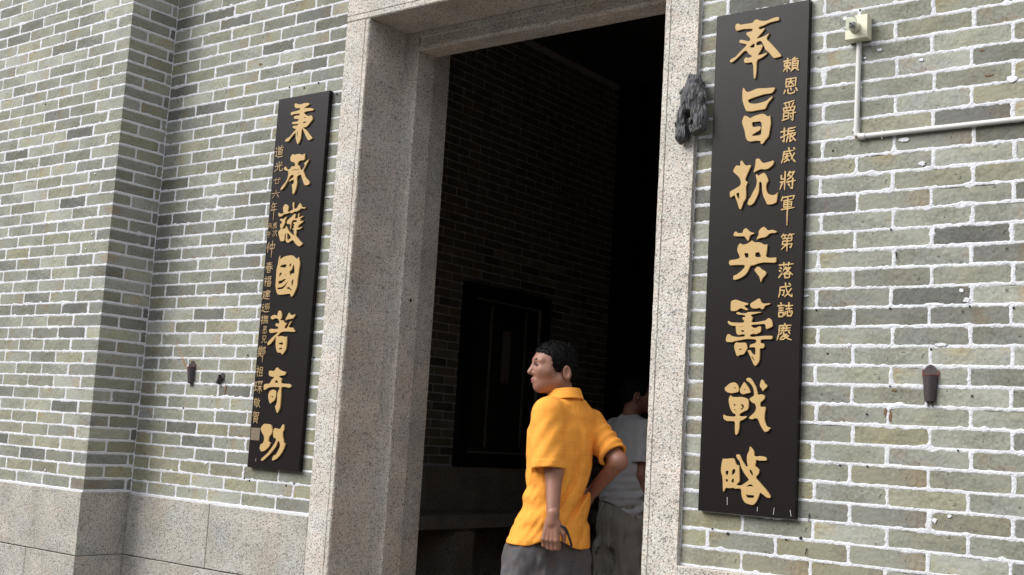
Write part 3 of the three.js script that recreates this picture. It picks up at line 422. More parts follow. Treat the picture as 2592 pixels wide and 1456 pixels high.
{
  const t = thing('framed_picture', 'large dark framed picture under glass on the inner side wall', 'picture');
  const x = -6.196, b = (x0, x1, y0, y1, z0, z1) => box(x + x0, x + x1, y0, y1, z0, z1);
  part(t, 'frame', merge([b(0, 0.05, 2.69, 2.8, -4.475, -3.27), b(0, 0.05, 1.29, 1.4, -4.475, -3.27), b(0, 0.05, 1.402, 2.688, -3.4, -3.27), b(0, 0.05, 1.402, 2.688, -4.475, -4.35)]), M.frameWood);
  part(t, 'inner_moulding', merge([b(0.01, 0.036, 2.675, 2.688, -4.348, -3.402), b(0.01, 0.036, 1.402, 1.415, -4.348, -3.402), b(0.01, 0.036, 1.416, 2.674, -3.415, -3.402), b(0.01, 0.036, 1.416, 2.674, -4.348, -4.335)]), M.paintPale);
  part(t, 'painting', b(0.002, 0.012, 1.417, 2.673, -4.334, -3.416), M.paint);
  part(t, 'painted_reflection_strips', merge([b(0.0125, 0.014, 2.0, 2.45, -3.95, -3.83), b(0.0125, 0.014, 1.45, 2.64, -3.68, -3.65), b(0.0125, 0.014, 1.45, 2.64, -4.17, -4.14)]), M.paintPale);  // pale rectangle paints in the outside reflected by the glass, between two thin strips
  part(t, 'pane', b(0.026, 0.028, 1.417, 2.673, -4.334, -3.416), M.paneGlass);
}
{
  const t = thing('timber_screen', 'dark timber screen closing the back of the hall', 'screen');
  for (let x = -6.19, i = 0; x < 1.3; x += 0.38, i++) part(t, 'board', box(x, x + 0.372, FLOOR, TOP, -5.78 - (i % 2) * 0.008, -5.72 - (i % 2) * 0.008), M.panelWood);
  part(t, 'post', box(-6.19, -5.95, FLOOR, TOP, -5.7, -5.5), M.panelWood);
}
{
  const t = thing('hall_shell', 'plain plastered hall walls and roof behind the brick front', 'building');
  part(t, 'back_wall', box(-6.6, 1.6, 0.02, TOP, -6.1, -5.82), M.plaster); part(t, 'side_wall', box(1.402, 1.6, 0.02, TOP, -5.8, 0), M.plaster);
  part(t, 'roof', box(-9.5, 1.7, TOP + 0.004, TOP + 0.25, -6.1, 0.34), M.roof); part(t, 'outer_wall', box(-9.5, -6.62, 0.02, TOP, -6.1, -0.52), M.plaster);
}


// --- added house behind the camera, blocking low sky light from the hall
{
  const t = thing('added_blocker_house', 'added unseen house blocking low sky light, limewashed with a tiled roof', 'building', [-4, 0, 11]);
  part(t, 'wall', boxUV(box(-16, 16, 0.004, 5.2, 0, 6), 1), M.limewash);
  const s = new THREE.Shape([[-0.6, 5.21], [6.6, 5.21], [3, 7.2]].map((p) => new THREE.Vector2(...p))), g = new THREE.ExtrudeGeometry(s, { depth: 33, bevelEnabled: false }); g.rotateY(-Math.PI / 2); g.translate(16.5, 0, 0);
  part(t, 'roof', g, M.roofTile);
  const d = part(t, 'door', box(-0.7, 0.7, 0.02, 2.5, -0.05, -0.003), M.panelWood); part(d, 'handle', cyl(0.02, 0.02, [0.55, 1.1, -0.1], [0.55, 1.1, -0.05], 10), M.metal);
  for (const x of [-12, -8, -4, 4, 8, 12]) { const f = part(t, 'window', merge([box(x - 0.6, x + 0.6, 1.2, 1.28, -0.06, -0.003), box(x - 0.6, x + 0.6, 2.5, 2.58, -0.06, -0.003), box(x - 0.6, x - 0.52, 1.281, 2.499, -0.06, -0.003), box(x + 0.52, x + 0.6, 1.281, 2.499, -0.06, -0.003), box(x - 0.03, x + 0.03, 1.281, 2.499, -0.05, -0.003)]), M.panelWood); part(f, 'pane', box(x - 0.519, x + 0.519, 1.282, 2.498, -0.012, -0.004), M.eye); }
}
// ---------------------------------------------------------------- couplet plaques
function smoothPoly(a) { const P = []; const n = a.length / 2; for (let i = 0; i < n; i++) { const x0 = a[2 * i], y0 = a[2 * i + 1], j = (i + 1) % n, x1 = a[2 * j], y1 = a[2 * j + 1]; P.push([x0 * 0.8 + x1 * 0.2, y0 * 0.8 + y1 * 0.2], [x0 * 0.2 + x1 * 0.8, y0 * 0.2 + y1 * 0.8]); } return P.map(([x, y]) => new THREE.Vector2(x / 1000, y / 1000)); }
function largeCharacter(comps, h = 0.0065) {
  return merge(comps.map((comp) => {
    const s = new THREE.Shape(smoothPoly(comp[0])); for (const hole of comp.slice(1)) s.holes.push(new THREE.Path(smoothPoly(hole)));
    return boxUV(new THREE.ExtrudeGeometry(s, { depth: h - 0.002, bevelEnabled: true, bevelSize: 0.0012, bevelThickness: 0.002, bevelOffset: -0.0016, bevelSegments: 2 }), 2);
  }));
}
// brush strokes of the small inscriptions on a 10 x 10 square, y downwards
const STROKES = {
  賴: [[0, 2, 4.6, 1.6], [2.4, 0, 2.4, 10], [0.6, 3.5, 0.6, 5.8], [0.6, 3.5, 4.4, 3.3, 4.3, 5.6], [0.6, 5.8, 4.3, 5.6], [2.3, 6, 0, 9.3], [2.5, 6, 4.8, 8.6], [5.8, 1.4, 7.4, 0], [5.6, 1.6, 9.2, 1.2], [5.8, 3, 5.8, 8], [5.8, 3, 9.4, 2.8, 9.4, 8], [5.8, 4.7, 9.4, 4.6], [5.8, 6.3, 9.4, 6.2], [5.8, 8, 9.4, 8], [6.8, 8.2, 5.2, 10], [8.2, 8.2, 10, 10]],
  恩: [[1.5, 0.5, 1.5, 5.2], [1.5, 0.5, 8.5, 0.2, 8.3, 5.2], [1.5, 5.2, 8.3, 5], [2.6, 2.2, 7.3, 2], [5, 1, 4.6, 2.5, 2.8, 4.5], [5, 2.6, 7, 4.3], [1, 7, 0.2, 9.2], [3, 6.6, 3.2, 9, 5, 9.6, 7.6, 9.2, 7.8, 8], [5, 6.2, 5.8, 7.6], [8.6, 6.4, 10, 8.4]],
  爵: [[1, 1, 8.6, 0], [2, 1.6, 2.8, 2.8], [4.8, 1.2, 5, 2.6], [8, 1, 7, 2.6], [0.8, 3.4, 9, 3, 8.6, 5], [0.8, 3.4, 1, 5], [1, 5, 8.6, 4.8], [3.3, 3.4, 3.3, 5], [6, 3.2, 6, 5], [1, 6, 1, 9.2], [1, 6, 4.6, 5.8, 4.5, 9], [1, 7.6, 4.5, 7.5], [0, 9.6, 5, 8.8], [5.6, 6.6, 10, 6.2], [8, 5.2, 8, 10, 6.8, 9.6], [6, 7.6, 6.8, 8.6]],
  振: [[0, 2.6, 4, 2], [2.2, 0, 2.4, 9.2, 1.2, 8.6], [0, 6.4, 4.2, 4.6], [5, 0.8, 9.6, 0.2], [5, 0.8, 4.8, 6, 4, 9.8], [5.6, 2.6, 9, 2.3], [5.2, 4.4, 10, 4], [6.4, 4.4, 6.2, 9.6, 7.8, 8.6], [6.6, 5, 8.2, 7.4, 10, 9.4], [9.6, 5, 7.8, 6.6]],
  威: [[1.4, 2.6, 8.6, 2], [1.4, 2.6, 1, 7, 0, 10], [4.8, 0, 6.2, 4, 8.4, 8.4, 10, 10], [9.2, 4, 7, 8], [8.6, 0.4, 9.6, 1.4], [2, 4.2, 5.6, 3.9], [2.4, 6, 5.8, 5.6], [4, 4.6, 2.2, 8], [4.4, 5.6, 3.8, 7.4, 5.8, 9], [2, 9.6, 5, 8]],
  將: [[3, 0, 3, 10], [0.6, 2, 0.6, 4, 3, 4], [0, 5.8, 3, 5.4], [1.6, 5.6, 0, 9.6], [6, 0.2, 4.8, 2.8], [5.6, 1, 9, 0.4, 7.6, 3, 4.4, 5], [5.6, 2, 6.6, 2.8], [4.4, 6, 10, 5.4], [8.2, 4, 8.2, 9.6, 6.8, 9.2], [5.4, 7, 6.4, 8.2]],
  軍: [[0, 1.8, 0.8, 0.4], [0.6, 0.8, 9.6, 0.3, 8.8, 1.5], [1.6, 1.9, 8, 1.6], [2, 2.5, 2, 4], [2, 2.5, 7.8, 2.3, 7.6, 3.9], [2, 3.2, 7.6, 3.1], [2, 4, 7.6, 3.9], [0.2, 4.8, 9.8, 4.3], [4.8, 1, 4.8, 10]],
  第: [[0.4, 1.8, 1.8, 0], [1.4, 0.9, 4.4, 0.6], [2.4, 0.9, 3.2, 2], [5.4, 1.6, 6.6, 0], [6.2, 0.8, 9.8, 0.4], [7.6, 0.8, 8.2, 1.8], [1.4, 2.8, 8.2, 2.5, 8, 4.2], [1.6, 4.3, 8, 4.2], [1.6, 4.3, 1.2, 6.2, 8.4, 5.9, 7.8, 8, 6.8, 7.8], [4.8, 2.6, 4.8, 10], [4.4, 6.2, 0.6, 9]],
  落: [[0, 1.6, 10, 1], [3.2, 0, 3.4, 2.6], [6.8, 0, 6.6, 2.4], [0.8, 3.2, 2, 4], [0.2, 5, 1.4, 5.8], [0, 9.6, 2.2, 6.6], [4.8, 2.8, 3, 5.4], [4.4, 3.8, 8, 3.4, 6, 5.8, 3, 7.6], [4.8, 4.2, 9.8, 8], [4.2, 7.4, 4.4, 9.8], [4.2, 7.4, 7.8, 7.2, 7.6, 9.7], [4.4, 9.8, 7.6, 9.7]],
  成: [[1, 3, 9, 2.2], [1, 3, 0.8, 7, 0, 10], [1, 5.2, 4, 5, 3.8, 8.6, 2.6, 8.4], [4.8, 0, 5.8, 5, 7.4, 8, 10, 9.8, 10, 8], [9.4, 4.2, 7.2, 7.4, 4.6, 9.8], [7.6, 0.4, 8.8, 1.4]],
  誌: [[1.8, 0, 2.4, 1], [0, 2, 4.4, 1.6], [0.8, 3.6, 3.8, 3.4], [0.8, 5.2, 3.8, 5], [0.8, 6.6, 0.9, 9.4], [0.8, 6.6, 3.8, 6.4, 3.7, 9.2], [0.9, 9.4, 3.7, 9.2], [5, 2.2, 10, 1.8], [7.4, 0, 7.4, 4], [5.6, 4.2, 9.4, 3.9], [5.4, 6, 4.8, 8.6], [6.6, 5.6, 6.6, 8.8, 9, 9, 9.2, 7.6], [7.8, 5.2, 8.4, 6.6], [9.4, 5.6, 10, 7.4]],
  慶: [[5, 0, 5.4, 1], [1.4, 1.4, 9.6, 1], [1.4, 1.4, 1.2, 6, 0, 10], [2.4, 3, 9, 2.6], [4, 2, 4, 4.2], [6.4, 1.8, 6.4, 4.2], [2.4, 4.4, 9, 4.1], [3, 5.4, 2.4, 6.6], [4.4, 5.2, 4.6, 6.8, 7, 6.6], [8, 5, 9, 6.2], [5, 6.8, 2, 9.4], [4.4, 7.8, 8, 7.4, 5, 9.4, 2.4, 10], [4.6, 8, 10, 10]],
  道: [[3.4, 0.4, 4.2, 1.4], [7.6, 0, 6.4, 1.4], [2.6, 2.2, 9.6, 1.6], [6, 2, 5.4, 3.2], [3.8, 3.4, 3.8, 7.4], [3.8, 3.4, 8.6, 3.2, 8.5, 7.2], [3.8, 4.8, 8.5, 4.6], [3.8, 6.1, 8.5, 5.9], [3.8, 7.4, 8.5, 7.2], [0.6, 1.6, 1.6, 2.6], [0.2, 4.6, 1.8, 4.4, 1.6, 7.4, 0.2, 8.8], [1.6, 8, 4, 9.4, 10, 9]],
  光: [[5, 0, 5, 4], [2, 1, 3, 3], [8.4, 0.6, 6.8, 3], [0.4, 4.4, 9.6, 3.8], [4, 4.4, 3.4, 7.4, 0, 9.8], [6, 4.2, 6, 8.4, 7, 9.4, 9.6, 9.2, 9.8, 7.4]],
  廿: [[0, 3, 10, 2.4], [2.8, 0, 2.9, 9], [7.2, 0, 7.1, 8.8], [2.9, 9, 7.1, 8.8]],
  六: [[5, 0, 5.4, 2], [0, 4, 10, 3.4], [3.4, 6, 1, 10], [6.6, 5.6, 9.2, 9.4]],
  年: [[3, 0, 0.8, 2.4], [2.4, 1, 8.8, 0.7], [1.8, 2.6, 8, 2.3], [2, 2.6, 2, 4.2], [0, 4.4, 10, 4], [5.2, 1, 5.2, 10]],
  歲: [[5, 0, 5, 2.4], [5, 1, 8.4, 0.9], [2.4, 0.8, 2.4, 2.4], [0.6, 2.6, 9.6, 2.2], [1.4, 3.8, 8.4, 3.4], [1.4, 3.8, 0.4, 9.6], [5.8, 3, 7.4, 7, 10, 9.6], [3, 5, 5.6, 4.8], [4.2, 5, 4, 8, 2.6, 9.4], [8.8, 5, 6, 8.6]],
  次: [[0.6, 1.4, 2, 2.8], [0, 8.4, 2.6, 5], [5, 0, 3.6, 3.4], [4.6, 1.8, 9.4, 1.4, 8, 3.6], [6.4, 3, 5.4, 6.8, 2.6, 10], [6.6, 4.6, 10, 9.6]],
  丙: [[0.4, 0.8, 9.6, 0.4], [1, 3.2, 1, 10], [1, 3.2, 9, 3, 8.8, 9.6], [5, 0.8, 4.4, 5, 2.6, 7.4], [5, 4.4, 7, 7]],
  午: [[3, 0, 0.8, 3], [2.6, 1.6, 8.6, 1.2], [0, 4.8, 10, 4.2], [5, 1.4, 5, 10]],
  仲: [[2.4, 1, 0, 4.4], [1.6, 3, 1.6, 7], [4, 2.4, 4, 4.8], [4, 2.4, 9.6, 2.1, 9.2, 4.6], [4, 4.8, 9.2, 4.6], [6.6, 0, 6.4, 10]],
  春: [[1.4, 1.2, 8.8, 0.8], [1.8, 2.8, 8.2, 2.5], [0.2, 4.6, 10, 4], [5, 0, 4.2, 4, 0.2, 7], [5.6, 4.2, 10, 7], [3, 6, 3, 10], [3, 6, 7, 5.8, 6.9, 9.9], [3, 7.9, 6.9, 7.8], [3, 10, 6.9, 9.9]],
  福: [[1.6, 0, 2.4, 1], [0, 2.4, 3.6, 2, 0.2, 6], [1.9, 4, 1.9, 10], [2.4, 4.4, 3.6, 5.8], [4.6, 0.8, 9.8, 0.5], [5.4, 2.2, 5.4, 4], [5.4, 2.2, 9.2, 2, 9, 3.9], [5.4, 4, 9, 3.9], [5, 5.4, 5, 10], [5, 5.4, 9.6, 5.2, 9.5, 9.9], [7.2, 5.4, 7.2, 9.9], [5, 7.6, 9.5, 7.5], [5, 10, 9.5, 9.9]],
  建: [[4, 1.2, 9, 0.8, 8.8, 3.6], [3.4, 2.6, 10, 2.2], [4, 3.8, 8.8, 3.6], [4, 5.2, 9.4, 4.9], [3.6, 6.6, 9.8, 6.3], [6.4, 0, 6.4, 8], [0.4, 1.8, 2.6, 1.4, 1, 4.4, 2.4, 4.6, 1.6, 7.6, 0, 9.4], [0.8, 6, 3, 8.8, 10, 9.4]],
  巡: [[4.6, 0.6, 3.8, 3, 5, 4.6, 4.2, 7], [6.8, 0.4, 6, 2.8, 7.2, 4.4, 6.4, 7], [9.2, 0.2, 8.4, 2.6, 9.6, 4.2, 8.8, 7], [0.8, 1, 1.8, 2], [0.2, 4, 1.8, 3.6, 1.4, 7, 0, 8.6], [1.4, 7.8, 4, 9.4, 10, 9]],
  撫: [[0, 2.6, 3.4, 2.2], [1.8, 0, 1.8, 9.6, 0.8, 9], [0, 6.4, 3.4, 5], [5, 0.2, 4, 2], [4.6, 1.4, 9.6, 1], [3.8, 3.4, 10, 3], [4, 6.2, 10, 5.8], [5.4, 1.4, 5.2, 6], [7, 1.2, 7, 6], [8.6, 1, 8.6, 6], [4.4, 7.4, 3.8, 9.4], [6, 7.2, 6.2, 9], [7.6, 7.2, 8, 8.8], [9.2, 7, 10, 9]],
  愚: [[2, 0.2, 2, 3.6], [2, 0.2, 8.2, 0, 8, 3.5], [2, 1.9, 8, 1.8], [2, 3.6, 8, 3.5], [5, 0, 5, 6], [1.2, 4.8, 8.8, 4.4, 8.6, 6.4], [1.2, 4.8, 1.2, 6.4], [1, 7.4, 0.2, 9.4], [3, 7, 3.4, 9.4, 7, 9.4, 7.4, 8], [5, 6.8, 5.8, 8], [8.8, 7, 10, 9]],
  兄: [[2, 0.4, 2, 4.4], [2, 0.4, 8, 0.2, 7.8, 4.3], [2, 4.4, 7.8, 4.3], [3.8, 4.6, 3, 7.4, 0, 10], [6, 4.4, 6, 8.4, 7, 9.4, 9.8, 9.2, 10, 7.4]],
  鄭: [[1.6, 0, 2.2, 0.9], [4.6, 0, 3.8, 1], [0.4, 1.4, 5.8, 1.1], [1, 1.4, 1, 3.6], [1, 1.4, 5.2, 1.2, 5.1, 3.5], [1, 3.6, 5.1, 3.5], [1.8, 2.4, 4.4, 2.3], [0, 4.8, 6, 4.4], [3, 3.6, 2.8, 5.4, 0, 7], [3.2, 5, 5.8, 6.8], [7, 0.8, 9.6, 0.6, 8.6, 2.4, 9.8, 3.8, 8.4, 5.2], [7, 0.8, 7, 10]],
  祖: [[1.6, 0, 2.4, 1], [0, 2.4, 3.6, 2, 0.2, 6], [1.9, 4, 1.9, 10], [2.4, 4.4, 3.6, 5.8], [5.4, 1, 5.4, 9], [5.4, 1, 8.8, 0.8, 8.8, 9], [5.4, 3.6, 8.8, 3.5], [5.4, 6.2, 8.8, 6.1], [4, 9.2, 10, 9]],
  琛: [[0.2, 1.2, 3.6, 0.9], [0.4, 4.2, 3.6, 3.8], [0, 8, 3.8, 6.8], [2, 1.2, 2, 7.6], [4.8, 1.8, 4.6, 0.4], [4.8, 0.6, 9.8, 0.2, 9.2, 1.8], [6.4, 1.2, 5.2, 3], [7.8, 1, 9.2, 2.6], [4.6, 4.8, 10, 4.4], [7.2, 3.2, 7.2, 10], [7, 5, 4.4, 8.4], [7.4, 5, 10, 8.2]],
  敬: [[0.2, 1.4, 5.4, 1], [1.8, 0, 1.8, 2.2], [3.8, 0, 3.8, 2.2], [1.4, 2.6, 0.2, 4.8], [1, 3.6, 5.2, 3.2, 4.8, 8.6, 3.4, 8.6], [1.4, 5, 1.4, 7.4], [1.4, 5, 3.4, 4.9, 3.4, 7.2], [1.4, 7.4, 3.4, 7.2], [7.2, 0, 5.8, 4], [6.6, 2.4, 10, 2], [9, 2.2, 8, 6.4, 5, 10], [6.4, 4.4, 10, 9.8]],
  賀: [[0.6, 1.4, 4.4, 1, 4, 3.8, 3, 3.6], [2.6, 0, 2, 2.4, 0.2, 4], [5.8, 1, 5.8, 3.4], [5.8, 1, 9, 0.8, 8.9, 3.3], [5.8, 3.4, 8.9, 3.3], [2.4, 4.6, 2.4, 8.4], [2.4, 4.6, 7.8, 4.4, 7.7, 8.3], [2.4, 5.9, 7.7, 5.8], [2.4, 7.1, 7.7, 7], [2.4, 8.4, 7.7, 8.3], [3.8, 8.4, 2, 10], [6.2, 8.4, 8.2, 10]],
};
function smallCharacter(ch, x0, y0, x1, y1, wk) { // box in mm on the plaque
  const parts = [], sx = (x1 - x0) / 10000, sy = (y1 - y0) / 10000, w = Math.min(sx, sy * 1.2) * wk; let n = 0;
  for (const s of STROKES[ch]) for (let i = 0; i + 3 < s.length; i += 2) {
    const ax = x0 / 1000 + s[i] * sx, ay = y1 / 1000 - s[i + 1] * sy, bx = x0 / 1000 + s[i + 2] * sx, by = y1 / 1000 - s[i + 3] * sy;
    const L = Math.hypot(bx - ax, by - ay), a = Math.atan2(by - ay, bx - ax), h = 0.0032 + n++ * 0.00007, e = w * 0.3;
    const sh = new THREE.Shape([[-e, -w * 0.42], [L * 0.6, -w * 0.55], [L + e, -w * 0.28], [L + e, w * 0.22], [L * 0.5, w * 0.45], [0, w * 0.58], [-e, w * 0.3]].map(([x, y]) => new THREE.Vector2(x, y)));
    const g = new THREE.ExtrudeGeometry(sh, { depth: h, bevelEnabled: false }); g.rotateZ(a); g.translate(ax, ay, 0); parts.push(g);
  }
  return boxUV(merge(parts), 2);
}
function plaque(label, x, y, w, h, large, small, wk, extra, smallMat = M.gold) {
  const t = thing('couplet_plaque', label, 'plaque', [x, y, 0], 0, 'couplet plaques flanking the doorway'), F = 0.028;
  const s = new THREE.Shape([[-w / 2, -h / 2], [w / 2, -h / 2], [w / 2, h / 2], [-w / 2, h / 2]].map((p) => new THREE.Vector2(...p)));
  const g = new THREE.ExtrudeGeometry(s, { depth: F - 0.005, bevelEnabled: true, bevelSize: 0.002, bevelThickness: 0.002, bevelOffset: -0.002, bevelSegments: 2 }); g.translate(0, 0, 0.003);
  part(t, 'board', boxUV(g, 1.5), M.lacquer);
  large.forEach((c) => part(t, 'large_character', largeCharacter(c), M.gold, [0, 0, F + 0.002]));
  small.forEach(([ch, a, b, c, d]) => part(t, 'small_character', smallCharacter(ch, a, b, c, d, wk), smallMat, [0, 0, F]));
  for (const z of [[-w * 0.32, h * 0.42], [w * 0.32, h * 0.42], [-w * 0.32, -h * 0.42], [w * 0.32, -h * 0.42]]) part(t, 'batten', box(z[0] - 0.02, z[0] + 0.02, z[1] - 0.05, z[1] + 0.05, -0.002, 0.002), M.dark);
  for (const [a, b, l, k] of extra) part(t, 'wire_tie', cyl(0.0012, 0.0012, [0, 0, 0], [k, l, 0.002], 6), M.pvc, [a, b, F + 0.001]);
  return t;
}
plaque('wide black lacquered plaque with seven large gold characters, right of the doorway', -2.009, 2.301, 0.4, 1.992, RIGHT_LARGE,
  [['賴', 101, 716, 164, 770], ['恩', 105, 623, 162, 689], ['爵', 102, 519, 158, 597], ['振', 98, 433, 160, 491], ['威', 105, 353, 161, 411], ['將', 102, 247, 164, 318], ['軍', 109, 108, 163, 225], ['第', 112, 7, 166, 74], ['落', 108, -97, 165, -37], ['成', 110, -170, 163, -116], ['誌', 108, -248, 168, -192], ['慶', 109, -333, 166, -271]], 1.0,
  [[-0.075, -0.965, 0.03, 0], [0.05, -0.978, 0.016, 0.001], [0.115, -0.985, 0.025, 0.003], [0.185, -0.985, 0.022, -0.004]]);
{
  const t = plaque('black lacquered plaque with gold characters and a brown seal, left of the doorway', -4.645, 2.297, 0.39, 1.974, LEFT_LARGE,
    [['道', -182, 658, -117, 725], ['光', -177, 582, -112, 636], ['廿', -178, 514, -118, 548], ['六', -182, 438, -119, 481], ['年', -180, 317, -128, 415], ['歲', -152, 269, -117, 305], ['次', -150, 226, -112, 264], ['丙', -188, 271, -160, 304], ['午', -192, 225, -159, 259], ['仲', -185, 118, -121, 205], ['春', -181, 37, -125, 92], ['福', -183, -37, -127, 16], ['建', -185, -109, -126, -58], ['巡', -182, -177, -123, -128], ['撫', -183, -239, -125, -192], ['愚', -162, -291, -128, -250], ['兄', -164, -339, -123, -300], ['鄭', -185, -439, -125, -356], ['祖', -184, -516, -131, -462], ['琛', -190, -603, -128, -538], ['敬', -183, -677, -133, -629], ['賀', -183, -758, -131, -697]], 0.85,
    [[-0.13, -0.955, 0.016, 0]], M.goldDim);
  part(t, 'seal', boxUV(box(-0.186, -0.118, -0.846, -0.782, 0.0279, 0.0298), 2), M.goldDull);
}

// ---------------------------------------------------------------- implicit surfaces (naive surface nets)
function surfaceNets(f, lo, hi, cell) {
  const n = [0, 1, 2].map((i) => Math.ceil((hi[i] - lo[i]) / cell) + 1), [nx, ny, nz] = n, V = new Float32Array(nx * ny * nz), id = new Int32Array(nx * ny * nz).fill(-1);
  for (let k = 0, q = 0; k < nz; k++) for (let j = 0; j < ny; j++) for (let i = 0; i < nx; i++, q++) V[q] = f(lo[0] + i * cell, lo[1] + j * cell, lo[2] + k * cell);
  const pos = [], idx = [], at = (i, j, k) => (k * ny + j) * nx + i;
  const E = [[0, 1], [2, 3], [4, 5], [6, 7], [0, 2], [1, 3], [4, 6], [5, 7], [0, 4], [1, 5], [2, 6], [3, 7]];
  for (let k = 0; k < nz - 1; k++) for (let j = 0; j < ny - 1; j++) for (let i = 0; i < nx - 1; i++) {
    const c = []; let m = 0; for (let b = 0; b < 8; b++) { const v = V[at(i + (b & 1), j + ((b >> 1) & 1), k + (b >> 2))]; c.push(v); if (v < 0) m |= 1 << b; }
    if (m === 0 || m === 255) continue;
    let x = 0, y = 0, z = 0, t = 0;
    for (const [a, b] of E) if ((c[a] < 0) !== (c[b] < 0)) { const s = c[a] / (c[a] - c[b]); x += (a & 1) + s * ((b & 1) - (a & 1)); y += ((a >> 1) & 1) + s * (((b >> 1) & 1) - ((a >> 1) & 1)); z += (a >> 2) + s * ((b >> 2) - (a >> 2)); t++; }
    id[at(i, j, k)] = pos.length / 3; pos.push(lo[0] + (i + x / t) * cell, lo[1] + (j + y / t) * cell, lo[2] + (k + z / t) * cell);
  }
  const quad = (a, b, c, d, flip) => { if (a < 0 || b < 0 || c < 0 || d < 0) return; if (flip) idx.push(a, c, b, a, d, c); else idx.push(a, b, c, a, c, d); };
  for (let k = 1; k < nz - 1; k++) for (let j = 1; j < ny - 1; j++) for (let i = 1; i < nx - 1; i++) {
    const s = V[at(i, j, k)] < 0;
    if (s !== V[at(i + 1, j, k)] < 0) quad(id[at(i, j - 1, k - 1)], id[at(i, j, k - 1)], id[at(i, j, k)], id[at(i, j - 1, k)], !s);
    if (s !== V[at(i, j + 1, k)] < 0) quad(id[at(i - 1, j, k - 1)], id[at(i - 1, j, k)], id[at(i, j, k)], id[at(i, j, k - 1)], !s);
    if (s !== V[at(i, j, k + 1)] < 0) quad(id[at(i - 1, j - 1, k)], id[at(i, j - 1, k)], id[at(i, j, k)], id[at(i - 1, j, k)], !s);
  }
  const g = new THREE.BufferGeometry(); g.setAttribute('position', new THREE.Float32BufferAttribute(pos, 3)); g.setIndex(idx);
  const nor = new Float32Array(pos.length), uv = new Float32Array(pos.length / 3 * 2), e = cell * 0.6;
  for (let q = 0; q < pos.length; q += 3) {
    const x = pos[q], y = pos[q + 1], z = pos[q + 2]; let a = f(x + e, y, z) - f(x - e, y, z), b = f(x, y + e, z) - f(x, y - e, z), c = f(x, y, z + e) - f(x, y, z - e); const l = Math.hypot(a, b, c) || 1;
    nor[q] = a / l; nor[q + 1] = b / l; nor[q + 2] = c / l; uv[q / 3 * 2] = (x + z * 0.7) * 4; uv[q / 3 * 2 + 1] = y * 4;
  }
  g.setAttribute('normal', new THREE.BufferAttribute(nor, 3)); g.setAttribute('uv', new THREE.BufferAttribute(uv, 2)); return g;
}
const smin = (a, b, k) => { const h = Math.max(k - Math.abs(a - b), 0) / k; return Math.min(a, b) - h * h * k * 0.25; };
const smax = (a, b, k) => -smin(-a, -b, k);
function cone(x, y, z, A, B, ra, rb) { // tapered capsule
  const bx = B[0] - A[0], by = B[1] - A[1], bz = B[2] - A[2], px = x - A[0], py = y - A[1], pz = z - A[2];
  const t = Math.max(0, Math.min(1, (px * bx + py * by + pz * bz) / (bx * bx + by * by + bz * bz)));
  return Math.hypot(px - bx * t, py - by * t, pz - bz * t) - (ra + (rb - ra) * t);
}
const ell = (x, y, z, a, b, c) => { const k = Math.hypot(x / a, y / b, z / c), g = Math.hypot(x / (a * a), y / (b * b), z / (c * c)); return g < 1e-9 ? -Math.min(a, b, c) : k * (k - 1) / g; };
const n3 = (x, y, z, s) => { const zi = Math.floor(z), f = z - zi, u = f * f * (3 - 2 * f); return vn(x, y, 4096, s + zi * 7) * (1 - u) + vn(x, y, 4096, s + (zi + 1) * 7) * u; };

// ---------------------------------------------------------------- weathered timber bracket across the jamb
{
  const f = (x, y, z) => {
    x *= 1.2; y *= 1.06; z = z * 1.25;
    let d = ell(x, y - 0.03, z + 0.01, 0.066, 0.105, 0.058);
    d = smin(d, ell(x + 0.005, y - 0.115, z + 0.015, 0.026, 0.036, 0.03), 0.03);
    d = smin(d, cone(x, y, z, [-0.046, -0.03, 0], [-0.05, -0.122, 0.004], 0.034, 0.03), 0.02);
    d = smin(d, cone(x, y, z, [0.045, -0.03, 0], [0.046, -0.105, 0.006], 0.04, 0.036), 0.02);
    d = smax(d, -cone(x, y, z, [-0.006, -0.04, -0.08], [-0.006, -0.04, 0.08], 0.025, 0.025), 0.01);
    d = smax(d, -cone(x, y, z, [-0.008, -0.2, 0.012], [-0.008, -0.06, 0.012], 0.021, 0.017), 0.012);
    d += (n3(x * 50 + 40, y * 26 + 40, z * 45 + 9, 3) - 0.5) * 0.022 + (n3(x * 150 + 40, y * 60 + 40, z * 130 + 9, 8) - 0.5) * 0.012 + (n3(x * 330 + 40, y * 18 + 40, z * 300 + 9, 11) - 0.5) * 0.011;
    d = smax(d, -(z + 0.05), 0.004); return Math.max(d, -(y + 0.134 - 0.02 * x / 0.05));
  };
  const t = thing('timber_bracket', 'weathered grey timber bracket hung where the granite jamb meets the brick', 'bracket', [-2.294, 2.918, 0.05]);
  part(t, 'body', surfaceNets(f, [-0.11, -0.17, -0.06], [0.11, 0.17, 0.08], 0.0027), M.wood);
  part(t, 'hook', cyl(0.004, 0.004, [0, 0.1, -0.075], [0, 0.1, -0.03], 8), M.metal);
}
